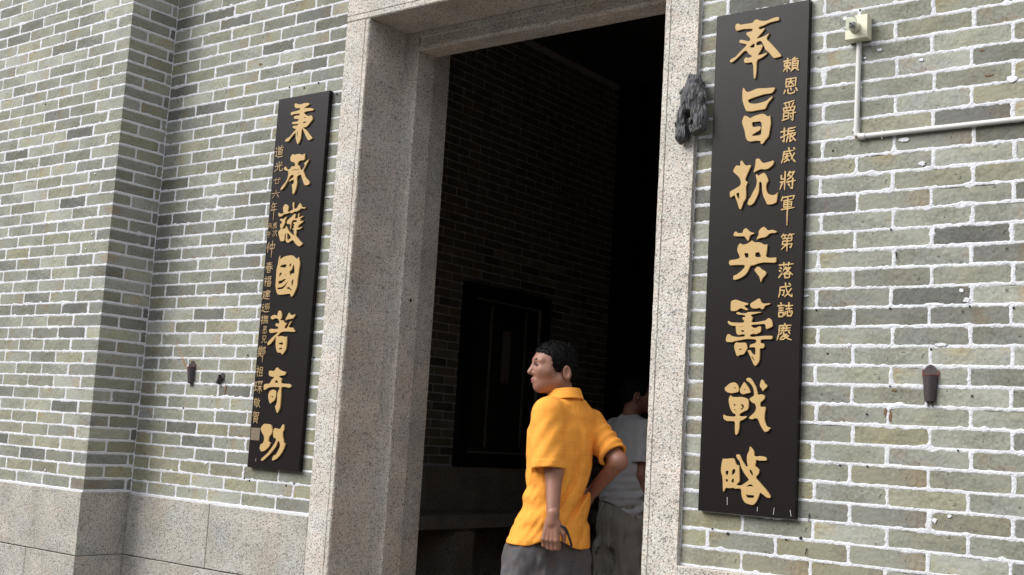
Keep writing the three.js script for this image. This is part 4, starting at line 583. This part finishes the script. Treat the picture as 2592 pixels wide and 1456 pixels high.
// ---------------------------------------------------------------- lamp on its junction box, conduit
{
  const t = thing('wall_lamp', 'clear glass bulb lamp on a square cream junction box on the brick', 'lamp', [-1.612, 3.145, 0]);
  const s = new THREE.Shape([[-0.043, -0.0455], [0.043, -0.0455], [0.043, 0.0455], [-0.043, 0.0455]].map((p) => new THREE.Vector2(...p)));
  const g = new THREE.ExtrudeGeometry(s, { depth: 0.04, bevelEnabled: true, bevelSize: 0.003, bevelThickness: 0.003, bevelOffset: -0.003, bevelSegments: 3 }); g.translate(0, 0, 0.007);
  part(t, 'junction_box', g, M.cream);
  const lathe = (p, n = 28) => { const q = new THREE.LatheGeometry(p.map((a) => new THREE.Vector2(...a)), n); q.rotateX(Math.PI / 2); return q; };
  part(t, 'lamp_holder', lathe([[0.0, 0.05], [0.021, 0.05], [0.021, 0.058], [0.0165, 0.06], [0.0165, 0.075], [0.0135, 0.075], [0.0135, 0.056], [0, 0.056]]), M.cream, [-0.004, -0.002, 0]);
  part(t, 'screw_cap', lathe([[0, 0.058], [0.0115, 0.058], [0.0115, 0.062], [0.0125, 0.064], [0.0115, 0.066], [0.0125, 0.068], [0.0115, 0.07], [0.012, 0.082], [0, 0.082]]), M.metal, [-0.004, -0.002, 0]);
  const bulb = []; for (let i = 0; i <= 20; i++) { const a = -1.15 + i / 20 * (1.15 + Math.PI / 2); bulb.push([Math.max(0.0001, 0.0315 * Math.cos(a)), 0.118 + 0.0315 * Math.sin(a)]); }
  part(t, 'bulb', lathe([[0.0108, 0.0815], [0.0118, 0.081], ...bulb, ...bulb.slice().reverse().map(([r, y]) => [Math.max(0.0001, r * 0.962), 0.118 + (y - 0.118) * 0.962]), [0.0108, 0.0815]]), M.glass, [-0.004, -0.002, 0]);
  part(t, 'filament_stem', lathe([[0, 0.08], [0.004, 0.08], [0.003, 0.105], [0, 0.106]], 10), M.metal, [-0.004, -0.002, 0]);
  for (const [x, y] of [[0.028, -0.004], [0.032, -0.022], [-0.02, 0.012]]) part(t, 'screw', cyl(0.0022, 0.0022, [0, 0, 0.0495], [0, 0, 0.051], 8), M.metal, [x, y, 0]);
}
{
  const t = thing('conduit', 'cream plastic conduit bending from the lamp box along the brick wall', 'conduit');
  const r = 0.0098, z = 0.0125, EX = -1.617, EY = 2.731;
  part(t, 'riser', cyl(r, r, [EX, EY + 0.02, z], [-1.614, 3.1, z], 18), M.pvc);
  part(t, 'horizontal_run', cyl(r, r, [EX + 0.02, EY, z], [1.35, EY + 0.004, z], 18), M.pvc);
  const arc = new THREE.CatmullRomCurve3([[0, 0.034], [0, 0.018], [0.005, 0.005], [0.018, 0], [0.036, 0]].map(([a, b]) => new THREE.Vector3(EX + a, EY + b, z)));
  part(t, 'elbow', new THREE.TubeGeometry(arc, 16, r + 0.0025, 16), M.pvc);
  part(t, 'rust_mark', dab(0.004, 0.006, 905, 0.0006), M.rust, [EX + 0.004, EY - 0.003, z + r + 0.0018]); part(t, 'rust_mark', dab(0.002, 0.003, 906, 0.0006), M.dark, [EX - 0.009, EY + 0.016, z + 0.009]);
  const clip = (x, y, vert) => { const m = part(t, 'clip', merge([new THREE.TorusGeometry(r + 0.001, 0.0022, 8, 16, Math.PI), cyl(0.003, 0.003, [-r - 0.006, 0, 0], [-r, 0, 0], 6), cyl(0.003, 0.003, [r, 0, 0], [r + 0.006, 0, 0], 6)]), M.pvc, [x, y, z - 0.004]); m.rotation.set(Math.PI / 2, 0, vert ? 0 : Math.PI / 2); if (!vert) m.rotation.set(0, -Math.PI / 2, -Math.PI / 2); };
  clip(-1.6158, 2.92, true); clip(-1.52, EY, false); clip(-1.0, EY, false);
}
// ---------------------------------------------------------------- tin incense holders
function incenseHolder(name, label, pos, turn, h, tilt, sticks) {
  const t = thing(name, label, 'incense holder', pos, turn, 'tin incense holders on the brick walls'); t.rotation.z = tilt;
  const k = h / 0.125, sh = new THREE.Shape([[-0.02, -0.06], [0.02, -0.06], [0.027, 0.03], [0.029, 0.046], [0.018, 0.05], [0.012, 0.062], [0, 0.066], [-0.012, 0.062], [-0.018, 0.05], [-0.029, 0.046], [-0.027, 0.03]].map(([x, y]) => new THREE.Vector2(x * k, y * k)));
  const hole = new THREE.Path(); hole.absarc(0, 0.055 * k, 0.003 * k, 0, 6.283); sh.holes.push(hole);
  part(t, 'back_plate', boxUV(new THREE.ExtrudeGeometry(sh, { depth: 0.0015, bevelEnabled: false }), 3), M.tin);
  const g = new THREE.CylinderGeometry(0.0255 * k, 0.018 * k, 0.09 * k, 20, 1, true, -Math.PI / 2, Math.PI); g.translate(0, -0.015 * k, 0.0012); g.scale(1, 1, 1.1);
  const mt = M.tin.clone(); mt.side = THREE.DoubleSide; part(t, 'cup', boxUV(g, 3), mt);
  const rim = new THREE.TorusGeometry(0.0255 * k, 0.0012, 6, 20, Math.PI); rim.rotateX(Math.PI / 2); rim.translate(0, 0.03 * k, 0.0012); rim.scale(1, 1, 1.1); part(t, 'rim', rim, M.tinRed);
  for (const s of [-1, 1]) part(t, 'edge_wear', box(s * 0.0262 * k - 0.0016, s * 0.0262 * k + 0.0016, 0.022 * k, 0.044 * k, 0.0016, 0.0028), M.tinRed);
  for (const s of [-1, 1]) part(t, 'foot', box(s * 0.007 * k - 0.002, s * 0.007 * k + 0.002, -0.078 * k, -0.058 * k, 0, 0.0018), M.tin);
  for (const [x, y, z, dx, dy, dz] of sticks) part(t, 'incense_stick', cyl(0.0014, 0.0011, [x, y, z], [x + dx, y + dy, z + dz], 6), M.incense);
}
incenseHolder('incense_holder', 'rusty dark tin incense holder on the brick, right of the plaque beside the lamp', [-1.332, 1.815, 0.004], 0, 0.128, 0, []);
incenseHolder('incense_holder', 'dark tin incense holder with thin sticks leaning from it, left of the seal plaque', [-5.392, 1.797, 0.004], 0, 0.125, 0.05, [[-0.012, -0.01, 0.012, -0.1, 0.185, 0.03], [-0.009, -0.01, 0.014, -0.085, 0.19, 0.03], [-0.006, -0.01, 0.012, -0.06, 0.1, 0.025]]);
{
  const t = thing('incense_holder', 'small bent black tin holder hanging askew on the recessed brick wall', 'incense holder', [-5.138, 1.77, 0.004], 0, 'tin incense holders on the brick walls'); t.rotation.z = -0.62;
  const sh = new THREE.Shape([[-0.013, -0.036], [0.012, -0.034], [0.019, 0.012], [0.012, 0.028], [0, 0.034], [-0.012, 0.028], [-0.019, 0.012]].map((p) => new THREE.Vector2(...p)));
  part(t, 'back_plate', boxUV(new THREE.ExtrudeGeometry(sh, { depth: 0.0015, bevelEnabled: false }), 3), M.tin);
  const g = new THREE.CylinderGeometry(0.018, 0.012, 0.045, 16, 1, true, -Math.PI / 2, Math.PI); g.translate(0, -0.012, 0.001); g.scale(1, 1, 1.3); const mt = M.tin.clone(); mt.side = THREE.DoubleSide; part(t, 'cup', boxUV(g, 3), mt);
  part(t, 'nail', cyl(0.002, 0.002, [0, 0.026, -0.01], [0, 0.026, 0.006], 6), M.metal);
}

// ---------------------------------------------------------------- people
const lerpProfile = (P, y) => {
  if (y <= P[0][0]) return P[0]; for (let i = 0; i + 1 < P.length; i++) if (y <= P[i + 1][0]) { let t = (y - P[i][0]) / (P[i + 1][0] - P[i][0]); t = t * t * (3 - 2 * t) * 0.5 + t * 0.5; return P[i].map((a, k) => a + (P[i + 1][k] - a) * t); }
  return P[P.length - 1];
};
function person(name, label, base, o) {
  const t = thing(name, label, 'person', [base[0], FLOOR, base[2]], THREE.MathUtils.degToRad(37.29), 'people in the doorway');
  const drop = (g) => { g.translate(0, -FLOOR, 0); return g; };
  const [fx, fz] = o.F, lx = fz, lz = -fx;               // facing and left-hand directions of the trunk
  const trunk = (P, x, y, z) => { const [, A, B, cx, cz] = lerpProfile(P, y), dx = x - cx, dz = z - cz, u = dx * lx + dz * lz, v = dx * fx + dz * fz; const k = Math.hypot(u / A, v / B); return (k - 1) * Math.min(A, B) * (0.75 + 0.25 * Math.max(A, B) / Math.min(A, B)); };
  // head frame
  const O = o.head, [hx, hz] = o.headF, gx = hz, gz = -hx;
  const H = (x, y, z) => { const dx = x - O[0], dz = z - O[2]; return [dx * hx + dz * hz, y - O[1], dx * gx + dz * gz]; };
  const neckBase = o.neck;
  const headF = (x, y, z) => {
    const [f, u, l] = H(x, y, z), al = Math.abs(l);
    let d = ell(f + 0.003, u - 0.018, l, 0.092, 0.084, 0.071);
    d = smin(d, ell(f - 0.037, u + 0.03, l, 0.056, 0.084, 0.058), 0.03);
    d = smin(d, cone(f, u, al, [0.06, -0.092, 0.006], [-0.015, -0.062, 0.046], 0.0245, 0.022), 0.03);
    d = smin(d, cone(f, u, al, [0.062, -0.026, 0.036], [0.04, -0.028, 0.05], 0.0165, 0.014), 0.03);       // cheek
    d = smin(d, cone(f, u, al, [0.08, 0.02, 0.012], [0.066, 0.019, 0.044], 0.013, 0.012), 0.015);        // brow
    d = smax(d, -ell(f - 0.098, u + 0.002, al - 0.032, 0.018, 0.011, 0.019), 0.012);                     // eye socket
    d = smin(d, ell(f - 0.075, u + 0.001, al - 0.031, 0.0125, 0.0115, 0.014), 0.004);
    d = smin(d, cone(f, u, l, [0.087, 0.006, 0], [0.106, -0.032, 0], 0.0085, 0.0122), 0.011);              // nose
    d = smin(d, cone(f, u, al, [0.094, -0.037, 0.006], [0.09, -0.037, 0.013], 0.009, 0.0075), 0.006);
    d = smin(d, cone(f, u, al, [0.0895, -0.0625, 0], [0.08, -0.066, 0.022], 0.0085, 0.005), 0.008);      // lips
    d = smin(d, cone(f, u, al, [0.0875, -0.0755, 0], [0.08, -0.072, 0.02], 0.0085, 0.005), 0.007);
    d = smax(d, -cone(f, u, al, [0.104, -0.0685, 0], [0.09, -0.069, 0.024], 0.003, 0.002), 0.003);
    // ears
    const e = ell(f + 0.037 - u * 0.12, u + 0.03, al - 0.074, 0.019, 0.033, 0.011), er = ell(f + 0.034 - u * 0.12, u + 0.027, al - 0.084, 0.011, 0.021, 0.008);
    d = smin(d, smax(e, -er, 0.004), 0.006);
    d = smin(d, cone(x, y, z, [O[0] - hx * 0.028, O[1] - 0.07, O[2] - hz * 0.028], neckBase, 0.05, 0.057), 0.028);
    return d;
  };
  const bits = [drop(surfaceNets(headF, [O[0] - 0.14, O[1] - 0.21, O[2] - 0.14], [O[0] + 0.14, O[1] + 0.125, O[2] + 0.14], 0.0036))];
  // trunk, limbs
  const bodyF = (x, y, z) => {
    let d = y > 1.0 && y < 1.75 ? trunk(o.shirt.P, x, y, z) + 0.03 : 1;
    d = Math.max(d, y - 1.68, 1.17 - y);
    d = smin(d, cone(x, y, z, neckBase, [neckBase[0], neckBase[1] - 0.12, neckBase[2]], 0.058, 0.07), 0.03);
    for (const a of o.arms) { d = smin(d, cone(x, y, z, a[0], a[1], a[3][0], a[3][1]), 0.015); d = smin(d, cone(x, y, z, a[1], a[2], a[3][2] ?? a[3][1], a[3][3]), 0.02); }
    for (const g of o.legs) { d = smin(d, cone(x, y, z, g[0], g[1], 0.065, 0.048), 0.02); d = smin(d, cone(x, y, z, g[1], g[2], 0.05, 0.036), 0.02); }
    return d;
  };
  bits.push(drop(surfaceNets(bodyF, [-0.36, FLOOR + 0.02, -0.34], [0.42, 1.8, 0.36], 0.0085)));
  // hands: palm, four fingers and a thumb
  for (const h of o.hands) {
    const V = (a) => new THREE.Vector3(...a), w = V(h.w), d0 = V(h.d).normalize(), n0 = V(h.n).normalize(), s0 = new THREE.Vector3().crossVectors(d0, n0).normalize().multiplyScalar(h.thumb);
    const at = (a, b, c) => w.clone().addScaledVector(d0, a).addScaledVector(s0, b).addScaledVector(n0, c).toArray();
    const C = [[at(-0.03, 0, 0), at(0.01, 0, 0), 0.027, 0.025]];
    for (let i = 0; i < 4; i++) {
      const b = 0.027 - i * 0.0185, L = [0.034, 0.038, 0.036, 0.028][i], k = h.curl;
      C.push([at(0.005, b * 0.55, 0), at(0.078, b, 0.002), 0.016, 0.0125]);
      const p1 = at(0.078 + L * 0.9, b, -L * 0.5 * k), p2 = at(0.078 + L * (1.55 - k * 0.75), b * 0.96, -L * (0.5 + 1.0 * k) * k), p3 = at(0.078 + L * (1.9 - k * 1.75), b * 0.93, -L * (0.55 + 1.5 * k) * k);
      C.push([at(0.078, b, 0.002), p1, 0.0105, 0.0095], [p1, p2, 0.0095, 0.0088], [p2, p3, 0.0088, 0.0076]);
    }
    C.push([at(0.012, 0.02, -0.004), at(0.045, 0.048, -0.014), 0.017, 0.0125], [at(0.045, 0.048, -0.014), at(0.076, 0.05, -0.026), 0.0115, 0.009]);
    const f = (x, y, z) => { let d = 1; C.forEach((c, i) => { const q = cone(x, y, z, c[0], c[1], c[2], c[3]); d = i < 1 ? q : smin(d, q, 0.006); }); return d; };
    const lo = [9, 9, 9], hi = [-9, -9, -9]; for (const c of C) for (const p of [c[0], c[1]]) p.forEach((v, i) => { lo[i] = Math.min(lo[i], v - 0.035); hi[i] = Math.max(hi[i], v + 0.035); });
    bits.push(drop(surfaceNets(f, lo, hi, 0.0034)));
  }
  part(t, 'body', merge(bits), o.skin);
  // hair
  const HL = o.hairline, uh = (f) => { if (f >= HL[0][0]) return HL[0][1]; for (let i = 0; i + 1 < HL.length; i++) if (f >= HL[i + 1][0]) { const s = (HL[i][0] - f) / (HL[i][0] - HL[i + 1][0]); return HL[i][1] + (HL[i + 1][1] - HL[i][1]) * s; } return HL[HL.length - 1][1]; };
  const hairF = (x, y, z) => {
    const [f, u, l] = H(x, y, z); let d = ell(f + 0.006, u - 0.018, l, 0.1, 0.092, 0.077);
    d = smin(d, ell(f + 0.05, u + 0.03, l, 0.05, 0.06, 0.058), 0.03);
    d += (n3(x * 330 + 90, y * 90 + 90, z * 330 + 90, 5) - 0.5) * 0.0045;
    return smax(d, (uh(f) - u + (n3(x * 160 + 90, y * 60 + 90, z * 160 + 90, 6) - 0.5) * 0.012) * 0.8, 0.006);
  };
  const hg = drop(surfaceNets(hairF, [O[0] - 0.13, O[1] - 0.12, O[2] - 0.13], [O[0] + 0.13, O[1] + 0.13, O[2] + 0.13], 0.0036)), hq = hg.attributes.position, hn = hg.attributes.normal, hr = rng(717), locks = [hg.toNonIndexed()], lp = [];
  for (let i = 0; i < 2600; i++) { // short locks standing off the scalp
    const k = Math.floor(hr() * hq.count), P0 = new THREE.Vector3().fromBufferAttribute(hq, k), N0 = new THREE.Vector3().fromBufferAttribute(hn, k); if (N0.y < -0.55) continue;
    const T = new THREE.Vector3(hr() - 0.5, hr() - 0.5, hr() - 0.5), d = N0.clone().multiplyScalar(0.55).addScaledVector(T, 0.9).add(new THREE.Vector3(hx * 0.25, 0.1, hz * 0.25)).normalize(), L = 0.007 + hr() * 0.009, s = new THREE.Vector3().crossVectors(d, T).normalize().multiplyScalar(0.0016), s2 = new THREE.Vector3().crossVectors(d, s).normalize().multiplyScalar(0.0016);
    P0.addScaledVector(N0, -0.002); const tip = P0.clone().addScaledVector(d, L), A = P0.clone().add(s), B = P0.clone().sub(s).add(s2), C = P0.clone().sub(s).sub(s2);
    for (const q of [A, B, tip, B, C, tip, C, A, tip]) lp.push(q.x, q.y, q.z);
  }
  const lg = new THREE.BufferGeometry(); lg.setAttribute('position', new THREE.Float32BufferAttribute(lp, 3)); lg.computeVertexNormals(); lg.setAttribute('uv', new THREE.Float32BufferAttribute(new Float32Array(lp.length / 3 * 2), 2)); locks.push(lg);
  part(t, 'hair', merge(locks), M.hair);
  const hp = (f, u, l) => [O[0] + f * hx + l * gx, O[1] + u - FLOOR, O[2] + f * hz + l * gz];
  for (const s of [-1, 1]) {
    const e = new THREE.SphereGeometry(1, 14, 10); e.scale(0.005, 0.0052, 0.0135); e.rotateY(Math.atan2(-hz, hx) + s * 0.35); e.translate(...hp(0.0862, 0.0, s * 0.031)); part(t, 'eye', e, M.eye);
    part(t, 'eyebrow', merge([cyl(0.0042, 0.004, hp(0.0925, 0.0195, s * 0.013), hp(0.0868, 0.0235, s * 0.032), 8), cyl(0.004, 0.002, hp(0.0868, 0.0235, s * 0.032), hp(0.0745, 0.019, s * 0.047), 8)]), M.hair);
  }
  part(t, 'lips', merge([cyl(0.0048, 0.0026, hp(0.0965, -0.0635, 0), hp(0.0862, -0.0675, 0.02), 10), cyl(0.0048, 0.0026, hp(0.0965, -0.0635, 0), hp(0.0862, -0.0675, -0.02), 10), cyl(0.0052, 0.0026, hp(0.0945, -0.075, 0), hp(0.0855, -0.071, 0.019), 10), cyl(0.0052, 0.0026, hp(0.0945, -0.075, 0), hp(0.0855, -0.071, -0.019), 10)]), M.lip);
  // shirt
  const S1 = o.shirt, shirtF = (x, y, z) => {
    let d = smax(trunk(S1.P, x, y, z), y - S1.top, 0.03);
    for (const [A, B, a, b] of S1.yoke) d = smin(d, cone(x, y, z, A, B, a, b), 0.05);
    d += S1.fold(x, y, z);
    d = smax(d, S1.hem(x, y, z) - y, 0.006);
    for (const s of S1.sleeves) {
      let e = cone(x, y, z, s.A, s.B, s.ra, s.rb);
      const ax = s.B[0] - s.A[0], ay = s.B[1] - s.A[1], az = s.B[2] - s.A[2], L = Math.hypot(ax, ay, az), h = ((x - s.A[0]) * ax + (y - s.A[1]) * ay + (z - s.A[2]) * az) / L;
      e += S1.sleeveFold(x, y, z, h, L) - 0.0022 * sm01(L - 0.034, L - 0.03, h);
      e = smax(e, h - L, 0.005);
      e = smax(e, -Math.max(cone(x, y, z, s.A, s.B, s.ra - 0.016, s.rb - 0.013), L - 0.05 - h), 0.003);
      d = smin(d, e, 0.018);
    }
    return d;
  };
  const sm = part(t, S1.name, drop(surfaceNets(shirtF, [-0.3, 1.04, -0.32], [0.4, 1.78, 0.32], 0.0056)), S1.mat);
  if (S1.collar) {
    const c = S1.collar, cf = (x, y, z) => {
      const dx = x - c.c[0], dz = z - c.c[2], b = -(dx * fx + dz * fz), side = dx * lx + dz * lz, top = c.c[1] + b * c.slope, k = top - y, r = Math.hypot(b * 0.95, side), R = c.r + Math.max(0, k) * c.flare;
      let d = Math.abs(r - R) - 0.0042; d = smax(d, y - top, 0.004); return smax(d, top - c.h - y, 0.004);
    };
    part(sm, 'collar', drop(surfaceNets(cf, [c.c[0] - 0.13, c.c[1] - 0.12, c.c[2] - 0.13], [c.c[0] + 0.13, c.c[1] + 0.08, c.c[2] + 0.13], 0.004)), S1.trim);
  }
  // trousers
  const T1 = o.trousers, trF = (x, y, z) => {
    let d = smax(trunk(T1.P, x, y, z), y - T1.top, 0.02); d = smax(d, T1.crotch - y, 0.04);
    for (const g of o.legs) { d = smin(d, cone(x, y, z, g[0], g[1], T1.r[0], T1.r[1]), 0.03); d = smin(d, cone(x, y, z, g[1], g[2], T1.r[1], T1.r[2]), 0.03); }
    d += 0.006 * Math.sin((x + 0.25 * y) * 70 + 3 * n3(x * 6 + 9, y * 5 + 9, z * 6 + 9, 31)) * sm01(1.12, 0.95, y) + (n3(x * 16 + 30, y * 9 + 30, z * 16 + 30, 21) - 0.5) * 0.034 + (n3(x * 45 + 30, y * 22 + 30, z * 45 + 30, 22) - 0.5) * 0.014;
    return smax(d, FLOOR + 0.05 - y, 0.01);
  };
  const tm = part(t, 'trousers', drop(surfaceNets(trF, [-0.38, FLOOR + 0.03, -0.34], [0.36, 1.2, 0.34], 0.009)), T1.mat);
  for (const p of T1.pockets || []) { const g = new THREE.SphereGeometry(1, 16, 12); g.scale(...p.s); g.rotateY(p.a); g.translate(p.c[0], p.c[1] - FLOOR, p.c[2]); part(tm, 'pocket', g, T1.mat); }
  for (const g of o.legs) {
    const a = g[2], sf = (x, y, z) => { const dx = x - a[0] - fx * 0.06, dz = z - a[2] - fz * 0.06, v = dx * fx + dz * fz, u = dx * lx + dz * lz; let d = ell(v, y - FLOOR - 0.035, u, 0.14, 0.06, 0.05); d = smin(d, cone(x, y, z, [a[0], FLOOR + 0.05, a[2]], [a[0], FLOOR + 0.1, a[2]], 0.045, 0.045), 0.03); return smax(d, FLOOR + 0.002 - y, 0.004); };
    part(t, 'shoe', drop(surfaceNets(sf, [a[0] - 0.24, FLOOR - 0.02, a[2] - 0.24], [a[0] + 0.24, FLOOR + 0.17, a[2] + 0.24], 0.008)), M.shoe);
  }
  return t;
}
const sm01 = (a, b, x) => { const t = Math.max(0, Math.min(1, (x - a) / (b - a))); return t * t * (3 - 2 * t); };
{
  const base = [-2.943, 0, -0.05], F = [-0.629, -0.777];
  const t = person('person', 'man in a yellow polo shirt standing in the doorway, hand on hip, looking left', base, {
    F, head: [-0.03, 1.862, 0], headF: [-0.978, 0.208], neck: [0.022, 1.7, 0.0], skin: M.skin,
    hairline: [[0.1, 0.058], [0.06, 0.05], [0.03, 0.03], [0.019, -0.03], [-0.014, -0.03], [-0.02, -0.012], [-0.048, -0.012], [-0.06, -0.05], [-0.1, -0.085]],
    arms: [[[-0.045, 1.66, 0.105], [-0.012, 1.41, 0.145], [-0.01, 1.226, 0.205], [0.046, 0.038, 0.037, 0.026]], [[0.15, 1.63, -0.1], [0.268, 1.468, 0.03], [0.165, 1.315, -0.14], [0.046, 0.037, 0.038, 0.026]]],
    hands: [{ w: [-0.01, 1.215, 0.207], d: [-0.06, -1, 0.05], n: [-0.35, 0.1, 1], thumb: -1, curl: 0.85 }, { w: [0.165, 1.315, -0.14], d: [-0.5, -0.5, -0.55], n: [0.7, 0.2, -0.4], thumb: 1, curl: 0.4 }],
    legs: [[[-0.085, 1.03, 0.06], [-0.13, 0.72, 0.09], [-0.1, 0.34, 0.08]], [[0.07, 1.03, -0.06], [0.085, 0.72, -0.03], [0.1, 0.34, -0.02]]],
    shirt: {
      name: 'polo_shirt', mat: M.polo, trim: M.polo, top: 1.7,
      P: [[1.05, 0.21, 0.15, -0.016, 0], [1.12, 0.2, 0.138, -0.01, 0], [1.25, 0.165, 0.118, 0.008, 0], [1.34, 0.155, 0.116, 0.018, 0], [1.48, 0.172, 0.122, 0.022, 0], [1.58, 0.176, 0.116, 0.026, 0], [1.645, 0.15, 0.095, 0.032, 0], [1.7, 0.085, 0.075, 0.03, 0]],
      yoke: [[[0.025, 1.695, 0.0], [-0.045, 1.655, 0.095], 0.05, 0.062], [[0.035, 1.695, 0], [0.145, 1.628, -0.095], 0.05, 0.06]],
      sleeves: [{ A: [-0.046, 1.655, 0.104], B: [-0.036, 1.42, 0.145], ra: 0.07, rb: 0.07 }, { A: [0.15, 1.622, -0.098], B: [0.247, 1.492, 0.012], ra: 0.062, rb: 0.063 }],
      hem: (x, y, z) => 1.1 + 0.026 * sm01(-0.12, -0.02, x) - 0.036 * sm01(0.02, 0.12, x),
      fold: (x, y, z) => {
        const q = x + 0.3 * (1.6 - y) + 0.012 * Math.sin(y * 17), m = sm01(1.62, 1.5, y) * sm01(-0.03, 0.04, x) * sm01(-0.1, 0.0, z + 0.06);
        let d = (0.022 * Math.pow(0.5 + 0.5 * Math.sin(q * 74 + 1.5 * Math.sin(y * 8)), 4) - 0.002) * (0.5 + vn(q * 14 + 9, y * 4 + 9, 4096, 15)) * m * (0.25 + 0.75 * sm01(1.12, 1.32, y)) + 0.002 * Math.sin(q * 150 + y * 13) * m * sm01(1.15, 1.3, y);
        const p = y - 0.85 * x, k = sm01(0.02, -0.05, x) * sm01(1.4, 1.3, y); d += 0.0042 * Math.sin(p * 52 + 2.2 * Math.sin(x * 21 + y * 7)) * k * sm01(1.08, 1.2, y) + 0.002 * Math.sin(p * 118 + 3 * Math.sin(x * 33)) * k * n3(x * 20 + 9, y * 20 + 9, z * 20 + 9, 77);
        return d - (y < 1.125 ? 0.0012 : 0) + (n3(x * 26 + 50, y * 16 + 50, z * 26 + 50, 41) - 0.5) * 0.009 + (n3(x * 70 + 50, y * 40 + 50, z * 70 + 50, 44) - 0.5) * 0.0035;
      },
      sleeveFold: (x, y, z, h, L) => x > 0.1 ? 0.004 * Math.sin(h * 120 + x * 40) * sm01(0.02, 0.08, h) : 0.002 * Math.sin(h * 60 + x * 90) * sm01(0, 0.06, h),
      collar: { c: [0.022, 1.762, 0.0], r: 0.062, flare: 0.36, slope: 0.16, h: 0.05 },
    },
    trousers: { mat: M.trousers, top: 1.16, crotch: 0.93, r: [0.115, 0.1, 0.085], P: [[0.8, 0.19, 0.135, -0.016, 0], [1.0, 0.188, 0.128, -0.012, 0], [1.08, 0.172, 0.112, -0.01, 0], [1.2, 0.14, 0.09, 0, 0]] },
  });
  const ph = thing('wrist_strap', 'black looped strap hanging from the hand of the man in yellow', 'strap', [base[0], FLOOR, base[2]], THREE.MathUtils.degToRad(37.29));
  const cv = new THREE.CatmullRomCurve3([[0.012, 0.945, 0.22], [0.04, 0.94, 0.225], [0.062, 0.9, 0.215], [0.075, 0.865, 0.2]].map((p) => new THREE.Vector3(...p))); part(ph, 'loop', new THREE.TubeGeometry(cv, 20, 0.005, 8), M.strap);
}
{
  const F = [0.78, -0.626];
  person('person', 'man in a grey T-shirt inside the hall, half hidden by the jamb', [-3.745, 0, -1.95], {
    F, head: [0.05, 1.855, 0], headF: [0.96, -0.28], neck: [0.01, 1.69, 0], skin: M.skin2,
    hairline: [[0.1, 0.055], [0.06, 0.048], [0.03, 0.03], [0.019, -0.02], [-0.012, -0.02], [-0.018, 0.002], [-0.048, 0.004], [-0.06, -0.045], [-0.1, -0.08]],
    arms: [[[0.09, 1.63, 0.13], [0.085, 1.37, 0.15], [0.16, 1.14, 0.14], [0.046, 0.038, 0.038, 0.027]], [[-0.07, 1.63, -0.13], [-0.04, 1.37, -0.15], [0.05, 1.14, -0.16], [0.046, 0.038, 0.038, 0.027]]],
    hands: [{ w: [0.16, 1.135, 0.14], d: [0.2, -1, 0], n: [0.1, 0, 1], thumb: 1, curl: 0.5 }, { w: [0.05, 1.135, -0.16], d: [0.2, -1, 0], n: [0, 0, -1], thumb: -1, curl: 0.5 }],
    legs: [[[0.05, 1.03, 0.07], [0.06, 0.72, 0.08], [0.04, 0.34, 0.08]], [[-0.04, 1.03, -0.07], [-0.06, 0.72, -0.06], [-0.1, 0.34, -0.06]]],
    shirt: {
      name: 't_shirt', mat: M.tee, top: 1.68,
      P: [[1.05, 0.2, 0.15, 0.03, 0], [1.2, 0.19, 0.145, 0.02, 0], [1.35, 0.175, 0.13, 0.018, 0], [1.5, 0.18, 0.125, 0.02, 0], [1.58, 0.175, 0.115, 0.018, 0], [1.64, 0.14, 0.095, 0.014, 0], [1.69, 0.08, 0.072, 0.01, 0]],
      yoke: [[[0.01, 1.68, 0], [0.09, 1.635, 0.11], 0.05, 0.06], [[0.01, 1.68, 0], [-0.07, 1.635, -0.11], 0.05, 0.06]],
      sleeves: [{ A: [0.09, 1.632, 0.12], B: [0.088, 1.44, 0.145], ra: 0.066, rb: 0.07 }, { A: [-0.07, 1.632, -0.12], B: [-0.05, 1.44, -0.14], ra: 0.066, rb: 0.07 }],
      hem: (x) => 1.2 - 0.09 * sm01(-0.12, 0.08, x),
      fold: (x, y, z) => { const p = y - 0.6 * x, k = sm01(1.42, 1.3, y); return (0.006 * Math.sin(p * 70 + 2 * Math.sin(x * 25)) + 0.003 * Math.sin(p * 140 + x * 70)) * k + (n3(x * 22 + 50, y * 15 + 50, z * 22 + 50, 43) - 0.5) * 0.01; },
      sleeveFold: (x, y, z, h) => 0.003 * Math.sin(h * 50 + x * 60),
    },
    trousers: { mat: M.cargo, top: 1.2, crotch: 0.92, r: [0.12, 0.105, 0.09], P: [[0.8, 0.185, 0.14, 0.01, 0], [1.1, 0.185, 0.14, 0.012, 0], [1.25, 0.17, 0.125, 0.015, 0]], pockets: [{ s: [0.02, 0.085, 0.07], a: -0.7, c: [0.12, 0.86, 0.13] }] },
  });
}
renderer.render(scene, camera);
